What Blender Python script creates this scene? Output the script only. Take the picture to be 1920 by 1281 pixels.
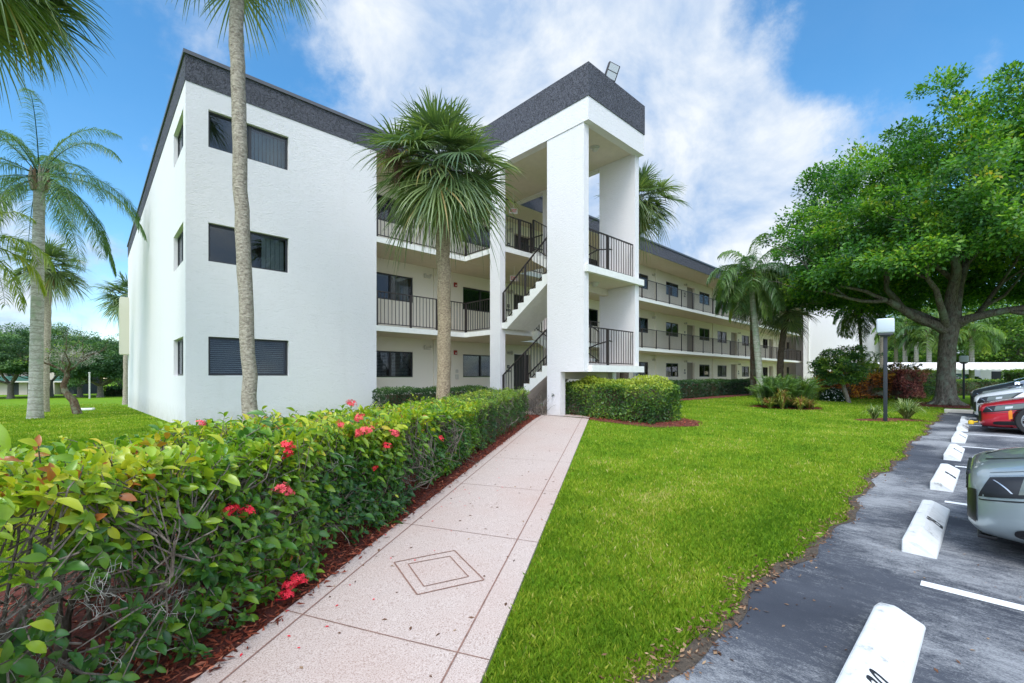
import bpy, bmesh, math, random
import numpy as np
from mathutils import Vector, Matrix, noise
S = bpy.context.scene
for o in list(bpy.data.objects): bpy.data.objects.remove(o)
R = math.radians
rng = np.random.default_rng(7)
random.seed(7)

# ------------------------------------------------------------------ camera
CX, CY, CZ = -1.642, -12.902, 1.40
RT = (.7254, -.6883); FW = (.6883, .7254); FPX = 835.0
cam = bpy.data.cameras.new('camera'); camo = bpy.data.objects.new('camera', cam); S.collection.objects.link(camo)
camo.location = (CX, CY, CZ); camo.rotation_euler = (R(90), 0, -math.atan2(.6883, .7254))
cam.sensor_width = 36; cam.lens = FPX*36/1920; cam.shift_y = 65.5/1920; cam.clip_start = .05; cam.clip_end = 3000
S.camera = camo
S.view_settings.view_transform = 'Standard'; S.view_settings.look = 'None'; S.view_settings.exposure = EXPO = .92; S.view_settings.gamma = 1

def at(px, d):            # ground position seen at photo column px, d metres ahead
    a = (px-960)/FPX*d
    return (CX+a*RT[0]+d*FW[0], CY+a*RT[1]+d*FW[1])
def zat(py, d): return CZ-(py-706)/FPX*d
def at3(px, py, d): p = at(px, d); return (p[0], p[1], zat(py, d))
def dirpx(px, py):
    v = Vector(((px-960)/FPX*RT[0]+FW[0], (px-960)/FPX*RT[1]+FW[1], -(py-706)/FPX)); return v.normalized()

# ------------------------------------------------------------------ sky
SUN_EL, SUN_AZ = R(54), R(238)      # azimuth measured from +Y clockwise
W = bpy.data.worlds.new('World'); S.world = W; W.use_nodes = True
nt = W.node_tree; nt.nodes.clear()
def nd(t, **k):
    n = nt.nodes.new(t)
    for a, b in k.items(): setattr(n, a, b)
    return n
L_ = nt.links.new
out = nd('ShaderNodeOutputWorld')
sky = nd('ShaderNodeTexSky', sky_type='NISHITA', sun_disc=False, sun_elevation=SUN_EL, sun_rotation=SUN_AZ, altitude=0, air_density=1.0, dust_density=.3, ozone_density=2.5)
bs = nd('ShaderNodeBackground'); bs.inputs[1].default_value = .12
hs = nd('ShaderNodeHueSaturation'); hs.inputs['Saturation'].default_value = 1.28; hs.inputs['Hue'].default_value = .492; hs.inputs['Value'].default_value = 1.12
L_(sky.outputs[0], hs.inputs['Color']); L_(hs.outputs[0], bs.inputs[0])
tc = nd('ShaderNodeTexCoord')
sep = nd('ShaderNodeSeparateXYZ'); L_(tc.outputs['Generated'], sep.inputs[0])
def math_(op, a, b=None, c=None, clamp=False):
    n = nd('ShaderNodeMath', operation=op, use_clamp=clamp)
    for i, x in enumerate((a, b, c)):
        if x is None: continue
        if isinstance(x, (int, float)): n.inputs[i].default_value = x
        else: L_(x, n.inputs[i])
    return n.outputs[0]
den = math_('ADD', math_('MAXIMUM', sep.outputs[2], 0.0), .75)
cx_, cy_ = math_('DIVIDE', sep.outputs[0], den), math_('DIVIDE', sep.outputs[1], den)
cmb = nd('ShaderNodeCombineXYZ'); L_(cx_, cmb.inputs[0]); L_(cy_, cmb.inputs[1])
def noise_(scale, detail, rough, dist=0., loc=0.):
    n = nd('ShaderNodeTexNoise'); n.inputs['Scale'].default_value = scale; n.inputs['Detail'].default_value = detail
    n.inputs['Roughness'].default_value = rough; n.inputs['Distortion'].default_value = dist
    a = nd('ShaderNodeVectorMath', operation='ADD'); a.inputs[1].default_value = (loc, loc*.7, loc*.3)
    L_(cmb.outputs[0], a.inputs[0]); L_(a.outputs[0], n.inputs['Vector']); return n.outputs['Fac']
n1 = noise_(2.5, 10, .6, .12, 3.1)
n2 = noise_(6.5, 10, .66, .15, 9.0)
bias = None
# (photo column, row, sharpness in cos, weight): where the photograph has cloud (+) and open blue (-)
for px, py, w0, wt in [(1300, 180, .80, .34), (1130, 60, .86, .12), (1440, 330, .93, .30), (700, 100, .90, .20), (820, 60, .92, .10), (300, 560, .93, .34), (1230, 520, .9, .3), (230, 90, .975, .20),
                       (380, 120, .93, -.22), (500, 20, .96, -.12), (560, 190, .97, .14), (1720, 60, .93, -.50), (1500, 10, .985, -.40), (150, 420, .93, -.20), (640, 170, .985, -.10), (900, 150, .985, -.08), (1600, 180, .985, -.22), (1880, 200, .95, -.25)]:
    dv = nd('ShaderNodeVectorMath', operation='DOT_PRODUCT'); nv = nd('ShaderNodeVectorMath', operation='NORMALIZE')
    L_(tc.outputs['Generated'], nv.inputs[0]); L_(nv.outputs[0], dv.inputs[0]); dv.inputs[1].default_value = dirpx(px, py)
    mr = nd('ShaderNodeMapRange', interpolation_type='SMOOTHSTEP'); L_(dv.outputs['Value'], mr.inputs[0])
    mr.inputs[1].default_value = w0; mr.inputs[2].default_value = 1.0; mr.inputs[3].default_value = 0; mr.inputs[4].default_value = wt
    bias = mr.outputs[0] if bias is None else math_('ADD', bias, mr.outputs[0])
bd = nd('ShaderNodeVectorMath', operation='DOT_PRODUCT'); L_(tc.outputs['Generated'], bd.inputs[0]); bd.inputs[1].default_value = (-.6883, -.7254, .35)   # unseen cloud cover added behind the camera for neutral fill light
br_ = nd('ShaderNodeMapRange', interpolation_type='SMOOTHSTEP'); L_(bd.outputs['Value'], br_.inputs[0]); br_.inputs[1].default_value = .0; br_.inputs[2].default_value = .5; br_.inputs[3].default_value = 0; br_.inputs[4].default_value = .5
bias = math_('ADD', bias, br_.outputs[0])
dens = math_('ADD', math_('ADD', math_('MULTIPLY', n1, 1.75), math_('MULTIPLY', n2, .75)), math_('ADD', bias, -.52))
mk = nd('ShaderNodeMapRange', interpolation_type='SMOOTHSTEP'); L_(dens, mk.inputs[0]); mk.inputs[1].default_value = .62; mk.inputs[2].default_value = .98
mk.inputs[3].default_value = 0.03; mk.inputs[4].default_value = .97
n3 = noise_(5.0, 9, .6, .3, 21.0)
cr = nd('ShaderNodeValToRGB'); L_(n3, cr.inputs[0])
cr.color_ramp.elements[0].position = .43; cr.color_ramp.elements[0].color = (.34, .47, .68, 1)
cr.color_ramp.elements[1].position = .64; cr.color_ramp.elements[1].color = (.74, .78, .82, 1)
bc = nd('ShaderNodeBackground'); sdv = nd('ShaderNodeVectorMath', operation='DOT_PRODUCT'); L_(tc.outputs['Generated'], sdv.inputs[0]); sdv.inputs[1].default_value = (math.sin(SUN_AZ)*math.cos(SUN_EL), math.cos(SUN_AZ)*math.cos(SUN_EL), math.sin(SUN_EL))   # cloud round the sun is boosted, added fill light from behind the camera
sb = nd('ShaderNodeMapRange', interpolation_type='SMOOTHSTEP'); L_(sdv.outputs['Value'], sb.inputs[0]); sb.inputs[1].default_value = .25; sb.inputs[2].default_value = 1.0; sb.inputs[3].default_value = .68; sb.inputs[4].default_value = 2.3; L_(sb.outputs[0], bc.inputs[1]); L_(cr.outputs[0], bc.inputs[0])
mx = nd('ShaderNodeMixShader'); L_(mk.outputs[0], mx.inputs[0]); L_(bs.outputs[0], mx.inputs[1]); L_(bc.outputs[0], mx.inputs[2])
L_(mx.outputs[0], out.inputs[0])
sun = bpy.data.lights.new('sun', 'SUN'); sun.energy = 1.15; sun.angle = R(22); sun.color = (1, .96, .88)
suno = bpy.data.objects.new('sun', sun); S.collection.objects.link(suno)
sd = Vector((math.sin(SUN_AZ)*math.cos(SUN_EL), math.cos(SUN_AZ)*math.cos(SUN_EL), math.sin(SUN_EL)))
suno.rotation_euler = sd.to_track_quat('Z', 'Y').to_euler()

# ------------------------------------------------------------------ materials
class NT:
    def __init__(s, name):
        s.m = bpy.data.materials.new(name); s.m.use_nodes = True; s.t = s.m.node_tree
        s.p = s.t.nodes['Principled BSDF']; s.o = s.t.nodes['Material Output']
    def n(s, t, **k):
        x = s.t.nodes.new(t)
        for a, b in k.items(): setattr(x, a, b)
        return x
    def l(s, a, b): s.t.links.new(a, b)
    def coord(s, scale=(1, 1, 1), obj=False, rot=(0, 0, 0)):
        c = s.n('ShaderNodeTexCoord') if obj else s.n('ShaderNodeNewGeometry')
        m = s.n('ShaderNodeMapping'); m.inputs['Scale'].default_value = scale; m.inputs['Rotation'].default_value = rot
        s.l(c.outputs['Object'] if obj else c.outputs['Position'], m.inputs[0]); return m.outputs[0]
    def noise(s, vec, scale, detail=4, rough=.55, dist=0):
        x = s.n('ShaderNodeTexNoise'); s.l(vec, x.inputs['Vector'])
        x.inputs['Scale'].default_value = scale; x.inputs['Detail'].default_value = detail; x.inputs['Roughness'].default_value = rough; x.inputs['Distortion'].default_value = dist
        return x.outputs['Fac']
    def ramp(s, fac, stops):
        x = s.n('ShaderNodeValToRGB'); s.l(fac, x.inputs[0]); e = x.color_ramp.elements
        while len(e) < len(stops): e.new(.5)
        for i, (p, c) in enumerate(stops): e[i].position = p; e[i].color = (*c, 1) if len(c) == 3 else c
        return x.outputs[0]
    def mix(s, fac, a, b, mode='MIX'):
        x = s.n('ShaderNodeMix', data_type='RGBA', blend_type=mode)
        for i, v in ((0, fac), (6, a), (7, b)):
            if isinstance(v, (int, float)): x.inputs[i].default_value = v
            elif isinstance(v, tuple): x.inputs[i].default_value = (*v, 1)
            else: s.l(v, x.inputs[i])
        return x.outputs[2]
    def bump(s, h, strength=.3, dist=.02, prev=None):
        b = s.n('ShaderNodeBump'); b.inputs['Strength'].default_value = strength; b.inputs['Distance'].default_value = dist
        s.l(h, b.inputs['Height'])
        if prev is not None: s.l(prev, b.inputs['Normal'])
        return b.outputs[0]
    def set(s, col=None, rough=None, normal=None, metal=None, spec=None):
        for k, v in (('Base Color', col), ('Roughness', rough), ('Normal', normal), ('Metallic', metal), ('Specular IOR Level', spec)):
            if v is None: continue
            if isinstance(v, tuple): s.p.inputs[k].default_value = (*v, 1)
            elif isinstance(v, (int, float)): s.p.inputs[k].default_value = v
            else: s.l(v, s.p.inputs[k])
        return s.m
M = {}
def simple(name, col, rough=.6, metal=0, spec=.5, vary=.0, nscale=6):
    t = NT(name)
    c = col
    if vary:
        f = t.noise(t.coord(), nscale, 5)
        c = t.ramp(f, [(.3, tuple(x*(1-vary) for x in col)), (.7, tuple(min(1, x*(1+vary)) for x in col))])
    M[name] = t.set(c, rough, metal=metal, spec=spec); return M[name]
def stucco(name, col, strength=.5, dark=.93, vs=(1.2, 1.2, 4.2)):
    t = NT(name); v = t.coord(vs)
    a = t.noise(v, 5.5, 7, .62, 1.6); b = t.noise(t.coord(), 60, 3)
    st = t.noise(t.coord((1.4, 1.4, .12)), 1.6, 5, .6)
    base = t.ramp(a, [(.30, tuple(x*dark for x in col)), (.45, col), (1, col)])
    base = t.mix(t.ramp(st, [(.56, (0, 0, 0)), (.8, (.14, .14, .14))]), base, tuple(x*.72 for x in (col[0], col[1]*.97, col[2]*.9)))
    if name == 'white_stucco':
        sx = t.n('ShaderNodeSeparateXYZ'); ge = t.n('ShaderNodeNewGeometry'); t.l(ge.outputs['Position'], sx.inputs[0]); lo = t.n('ShaderNodeMapRange'); t.l(sx.outputs[2], lo.inputs[0]); lo.inputs[1].default_value = .95; lo.inputs[2].default_value = .1; lo.inputs[3].default_value = 0; lo.inputs[4].default_value = 1
        sp_ = t.n('ShaderNodeMath', operation='MULTIPLY'); t.l(lo.outputs[0], sp_.inputs[0]); t.l(t.noise(t.coord(), 3.5, 6, .7), sp_.inputs[1]); base = t.mix(t.ramp(sp_.outputs[0], [(.18, (0, 0, 0)), (.6, (.45, .45, .45))]), base, (.42, .38, .30))
    hh = t.ramp(a, [(.32, (0, 0, 0)), (.5, (.8, .8, .8)), (.75, (1, 1, 1))])
    n = t.bump(hh, strength, .035, t.bump(b, .12, .006))
    M[name] = t.set(base, .85, n, spec=.2); return M[name]
stucco('white_stucco', (.80, .765, .757), .30, .945, (1.5, 1.5, 4.2))
stucco('cream_plaster', (.86, .81, .69), .12, .98)
stucco('grey_stucco', (.115, .115, .135), 1.0, .62, (3.2, 3.2, 2.4))
simple('ceiling_paint', (.70, .63, .50), .9, vary=.04)
simple('slab_white', (.80, .78, .73), .8, vary=.05, nscale=9)
simple('floor_paint', (.42, .30, .22), .8, vary=.1)
simple('bronze_metal', (.035, .028, .026), .45, spec=.4)
simple('coping_metal', (.10, .10, .115), .4)
simple('frame_metal', (.028, .030, .034), .4)
simple('sill_paint', (.5, .46, .3), .8)
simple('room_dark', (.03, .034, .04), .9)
simple('blind_white', (.66, .68, .67), .6)
simple('curtain_blue', (.50, .62, .70), .8)
simple('door_taupe', (.27, .235, .19), .6)
simple('door_dark', (.035, .032, .03), .5)
simple('plaque_dark', (.03, .035, .03), .6)
simple('plaque_white', (.8, .8, .78), .5)
simple('red_paint', (.35, .03, .02), .5)
simple('fixture_glass', (.62, .60, .52), .4)
simple('exit_white', (.8, .74, .7), .5)
simple('exit_red', (.65, .03, .03), .5)
simple('shutter_beige', (.62, .60, .48), .6)
simple('rubber', (.02, .02, .021), .85)
simple('chrome', (.55, .56, .58), .22, metal=1)
simple('alloy', (.50, .50, .51), .3, metal=.9)
simple('black_plastic', (.012, .012, .014), .35)
t = NT('wheel_stop_paint'); a = t.noise(t.coord(), 9, 8, .7); b = t.noise(t.coord(), 70, 4, .7); c = t.ramp(a, [(.30, (.30, .29, .27)), (.40, (.62, .62, .61)), (.55, (.70, .70, .69))]); c = t.mix(t.ramp(b, [(.68, (0, 0, 0)), (.74, (.7, .7, .7))]), c, (.35, .34, .32)); M['wheel_stop_paint'] = t.set(c, .8, t.bump(b, .35, .006, t.bump(a, .4, .01)))
simple('stencil_black', (.01, .012, .016), .8)
simple('lamp_acrylic', (.56, .62, .67), .3)
simple('post_black', (.02, .024, .032), .5)
simple('canvas_white', (.80, .74, .72), .8, vary=.04)
simple('lens_dark', (.10, .12, .11), .05)
simple('amber_lens', (.75, .22, .02), .25)
simple('lens_clear', (.45, .48, .5), .08)
simple('yellow_plastic', (.75, .48, .02), .5)
simple('concrete_pale', (.55, .52, .47), .85, vary=.12)
simple('beige_wall', (.50, .43, .37), .85, vary=.04)
simple('green_panel', (.05, .13, .11), .5)
simple('flower_red', (.80, .02, .045), .55, vary=.12, nscale=60)
simple('flower_pink', (.85, .09, .11), .55, vary=.12, nscale=60)
simple('flower_white', (.8, .8, .78), .6)
simple('palm_fruit', (.65, .33, .05), .7, vary=.3, nscale=20)
simple('dead_frond', (.20, .12, .065), .8, vary=.35, nscale=8)
simple('seed_stalk', (.14, .065, .045), .85, vary=.3, nscale=20)
simple('hose_green', (.05, .07, .05), .6)
def glassm(name, tint, refl=.22):
    t = NT(name); t.t.nodes.remove(t.p)
    tr = t.n('ShaderNodeBsdfTransparent'); tr.inputs[0].default_value = (*tint, 1)
    g = t.n('ShaderNodeBsdfGlossy'); g.inputs['Roughness'].default_value = .02; g.inputs[0].default_value = (.9, .95, 1, 1)
    lw = t.n('ShaderNodeLayerWeight'); lw.inputs[0].default_value = refl
    mx = t.n('ShaderNodeMixShader'); mm = t.n('ShaderNodeMath', operation='ADD', use_clamp=True); mm.inputs[1].default_value = refl*.35
    t.l(lw.outputs['Fresnel'], mm.inputs[0]); t.l(mm.outputs[0], mx.inputs[0]); t.l(tr.outputs[0], mx.inputs[1]); t.l(g.outputs[0], mx.inputs[2]); t.l(mx.outputs[0], t.o.inputs[0])
    M[name] = t.m
glassm('window_glass', (.62, .66, .67), .14)
glassm('car_glass', (.12, .14, .15), .35)
def paint(name, col, metal=.3):
    t = NT(name); t.set(col, .32, metal=metal)
    t.p.inputs['Coat Weight'].default_value = 1; t.p.inputs['Coat Roughness'].default_value = .03; M[name] = t.m
paint('grey_green_paint', (.34, .40, .42), .5); paint('red_car_paint', (.52, .008, .026), .2); paint('white_car_paint', (.72, .73, .74), 0); paint('dark_car_paint', (.05, .065, .085), .5); paint('silver_car_paint', (.42, .45, .48), .5)

def leafm(name, stops, rough=.42, trans=.28, spec=.4, ncol=None):
    t = NT(name)
    a = t.n('ShaderNodeAttribute', attribute_name='rnd')
    nz = t.noise(t.coord(), .55, 3)
    ad = t.n('ShaderNodeMath', operation='MULTIPLY_ADD'); t.l(nz, ad.inputs[0]); ad.inputs[1].default_value = .5; ad.inputs[2].default_value = -.25
    a2 = t.n('ShaderNodeMath', operation='ADD', use_clamp=True); t.l(a.outputs['Fac'], a2.inputs[0]); t.l(ad.outputs[0], a2.inputs[1])
    c = t.ramp(a2.outputs[0], stops)
    t.set(c, rough, spec=spec)
    tr = t.n('ShaderNodeBsdfTranslucent'); br = t.mix(1.0, c, (1.5, 1.7, .6), 'MULTIPLY'); t.l(br, tr.inputs[0])
    mx = t.n('ShaderNodeMixShader'); mx.inputs[0].default_value = trans
    t.l(t.p.outputs[0], mx.inputs[1]); t.l(tr.outputs[0], mx.inputs[2]); t.l(mx.outputs[0], t.o.inputs[0])
    M[name] = t.m
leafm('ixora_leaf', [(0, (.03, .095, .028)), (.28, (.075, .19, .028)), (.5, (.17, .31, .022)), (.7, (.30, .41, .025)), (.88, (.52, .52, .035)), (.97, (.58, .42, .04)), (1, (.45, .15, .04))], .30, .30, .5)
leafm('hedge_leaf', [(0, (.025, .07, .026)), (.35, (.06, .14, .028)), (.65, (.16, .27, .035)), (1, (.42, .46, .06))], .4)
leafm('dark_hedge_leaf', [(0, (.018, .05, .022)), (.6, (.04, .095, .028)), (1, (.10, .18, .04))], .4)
leafm('olive_leaf', [(0, (.028, .09, .028)), (.32, (.065, .185, .03)), (.62, (.15, .31, .03)), (.86, (.34, .46, .045)), (1, (.48, .36, .06))], .38, .35)
leafm('oak_leaf', [(0, (.035, .085, .04)), (.5, (.08, .165, .055)), (1, (.19, .29, .08))], .5)
leafm('lime_leaf', [(0, (.03, .08, .02)), (.5, (.09, .20, .02)), (1, (.26, .36, .03))], .5, .35)
leafm('palm_leaf', [(0, (.045, .09, .045)), (.4, (.12, .18, .07)), (.72, (.25, .31, .12)), (.93, (.36, .36, .12)), (1, (.42, .30, .12))], .34, .25, .7)
leafm('queen_leaf', [(0, (.04, .10, .035)), (.5, (.12, .21, .055)), (.85, (.25, .33, .07)), (1, (.40, .34, .07))], .40, .3, .5)
leafm('yq', [(0, (.05, .12, .03)), (.5, (.13, .23, .04)), (.85, (.30, .34, .05)), (1, (.45, .36, .08))], .45, .35)
leafm('yellow_palm_leaf', [(0, (.10, .17, .02)), (.5, (.26, .30, .03)), (1, (.50, .38, .05))], .45, .3)
leafm('croton_leaf', [(0, (.07, .05, .02)), (.25, (.34, .10, .03)), (.45, (.60, .22, .04)), (.65, (.66, .36, .05)), (.88, (.55, .48, .06)), (1, (.10, .18, .03))], .35)
leafm('pink_croton_leaf', [(0, (.12, .04, .04)), (.3, (.42, .12, .11)), (.6, (.66, .28, .24)), (.85, (.40, .28, .08)), (1, (.08, .12, .03))], .35)
leafm('cordyline_leaf', [(0, (.07, .09, .02)), (.3, (.16, .22, .04)), (.55, (.38, .40, .08)), (.75, (.45, .24, .10)), (1, (.30, .09, .07))], .4)
leafm('strap_leaf', [(0, (.06, .11, .03)), (.5, (.20, .28, .09)), (1, (.52, .55, .28))], .45)
leafm('grass_blade', [(0, (.08, .17, .010)), (.4, (.155, .245, .016)), (.72, (.28, .35, .026)), (.90, (.43, .41, .07)), (1, (.52, .44, .18))], .65, .35, .15)
leafm('litter', [(0, (.05, .025, .015)), (.5, (.16, .075, .04)), (1, (.40, .26, .15))], .8, .0, .2)
leafm('mulch_chip', [(0, (.05, .010, .006)), (.5, (.17, .030, .014)), (.9, (.33, .075, .035)), (1, (.45, .16, .09))], .85, .0, .2)

def bark(name, c0, c1, scale=(6, 6, 1.6), st=.8, spots=None, rings=0):
    t = NT(name); v = t.coord(scale)
    a = t.noise(v, 3.2, 8, .65, .6)
    col = t.ramp(a, [(.34, c0), (.62, c1)])
    if spots:
        b = t.noise(t.coord((1, 1, .7)), 2.6, 6, .7); col = t.mix(t.ramp(b, [(.5, (0, 0, 0)), (.62, (1, 1, 1))]), col, spots)
    n = t.bump(a, st, .05)
    if rings:
        w = t.n('ShaderNodeTexWave', wave_type='BANDS', bands_direction='Z'); t.l(t.coord(), w.inputs[0]); w.inputs['Scale'].default_value = rings; w.inputs['Distortion'].default_value = 1.6; w.inputs['Detail'].default_value = 3; w.inputs['Detail Scale'].default_value = 2
        col = t.mix(t.ramp(w.outputs['Fac'], [(.0, (.55, .55, .55)), (.25, (0, 0, 0))]), col, c0); n = t.bump(w.outputs['Fac'], .25, .02, n)
    M[name] = t.set(col, .9, n, spec=.2)
bark('palm_bark', (.20, .165, .125), (.52, .455, .36), (5, 5, 9), .9)
bark('palm_bark_tan', (.17, .12, .075), (.50, .39, .26), (7, 7, 12), .9)
bark('royal_bark', (.24, .23, .19), (.52, .50, .45), (3, 3, 7), .35, (.30, .34, .25), 1.4)
bark('lichen_bark', (.25, .25, .19), (.50, .50, .42), (3, 3, 5), .4, (.26, .33, .22), 1.4)
bark('dark_palm_bark', (.06, .042, .03), (.17, .125, .09), (5, 5, 9), .9)
bark('oak_bark', (.055, .045, .035), (.24, .205, .165), (7, 7, 1.5), 1.0, (.22, .25, .19))
bark('grey_bark', (.10, .085, .07), (.30, .26, .21), (7, 7, 2), .8)
bark('twig_bark', (.06, .045, .033), (.24, .20, .16), (9, 9, 3), .5)
bark('brown_bark', (.05, .03, .018), (.17, .115, .075), (7, 7, 3), .9, (.20, .22, .15))
t = NT('lawn_soil'); a = t.noise(t.coord(), 1.1, 5); b = t.noise(t.coord(), 24, 6, .7); c = t.noise(t.coord(), .16, 3)
col = t.ramp(b, [(.3, (.08, .17, .009)), (.55, (.15, .27, .011)), (.8, (.23, .35, .018))])
col = t.mix(t.ramp(a, [(.45, (0, 0, 0)), (.72, (.5, .5, .5))]), col, (.26, .34, .014)); col = t.mix(t.ramp(c, [(.4, (0, 0, 0)), (.7, (.45, .45, .45))]), col, (.09, .21, .010))
M['lawn_soil'] = t.set(col, .95, t.bump(b, .8, .03), spec=.1)
t = NT('pink_aggregate'); g = t.noise(t.coord(), 150, 3, .7); g2 = t.noise(t.coord(), 420, 2); big = t.noise(t.coord(), .9, 5); md = t.noise(t.coord(), 7, 6, .65)
col = t.ramp(g, [(.34, (.26, .165, .125)), (.45, (.50, .395, .345)), (.60, (.61, .50, .44)), (.74, (.74, .645, .58))])
col = t.mix(t.ramp(g2, [(.60, (0, 0, 0)), (.66, (.7, .7, .7))]), col, (.22, .15, .12)); col = t.mix(t.ramp(big, [(.42, (0, 0, 0)), (.75, (.40, .40, .40))]), col, (.46, .29, .23))
col = t.mix(t.ramp(md, [(.55, (0, 0, 0)), (.8, (.30, .30, .30))]), col, (.42, .31, .25))
M['pink_aggregate'] = t.set(col, .85, t.bump(g, .25, .004), spec=.2)
simple('joint_brown', (.25, .135, .10), .9, vary=.3, nscale=30)
t = NT('asphalt'); v = t.coord((5, 1.7, 1), rot=(0, 0, R(-5))); st = t.noise(v, 3.4, 14, .9, .5); fine = t.noise(t.coord((1.6, .9, 1)), 85, 6, .85); pt = t.noise(t.coord(), .55, 5, .6)
pt2 = t.noise(t.coord((1, .6, 1)), 1.6, 4)
ma = t.n('ShaderNodeMath', operation='MULTIPLY_ADD'); t.l(pt, ma.inputs[0]); ma.inputs[1].default_value = 1.15; ma.inputs[2].default_value = -.60
ad = t.n('ShaderNodeMath', operation='ADD'); t.l(ma.outputs[0], ad.inputs[0]); t.l(st, ad.inputs[1])
fa = t.n('ShaderNodeMath', operation='MULTIPLY_ADD'); t.l(fine, fa.inputs[0]); fa.inputs[1].default_value = .75; t.l(ad.outputs[0], fa.inputs[2])
w = t.ramp(fa.outputs[0], [(.80, (0, 0, 0)), (1.0, (1, 1, 1))])
base = t.ramp(pt2, [(.35, (.036, .040, .052)), (.65, (.068, .073, .088))])
col = t.mix(w, base, (.30, .30, .305)); col = t.mix(t.ramp(fine, [(.62, (0, 0, 0)), (.72, (.5, .5, .5))]), col, (.22, .22, .23))
M['asphalt'] = t.set(col, .8, t.bump(fine, .35, .006), spec=.3)
t = NT('line_paint'); f = t.noise(t.coord(), 120, 4, .8); M['line_paint'] = t.set(t.ramp(f, [(.30, (.3, .3, .3)), (.40, (.78, .78, .78))]), .8)
t = NT('mulch_soil'); f = t.noise(t.coord(), 45, 7, .75); M['mulch_soil'] = t.set(t.ramp(f, [(.3, (.05, .012, .008)), (.55, (.20, .045, .025)), (.75, (.34, .09, .05))]), .95, t.bump(f, 1, .03))
t = NT('edge_soil'); f = t.noise(t.coord(), 40, 7, .75); M['edge_soil'] = t.set(t.ramp(f, [(.3, (.03, .022, .016)), (.6, (.13, .095, .065)), (.8, (.30, .22, .16))]), .95, t.bump(f, 1, .02))

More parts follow.
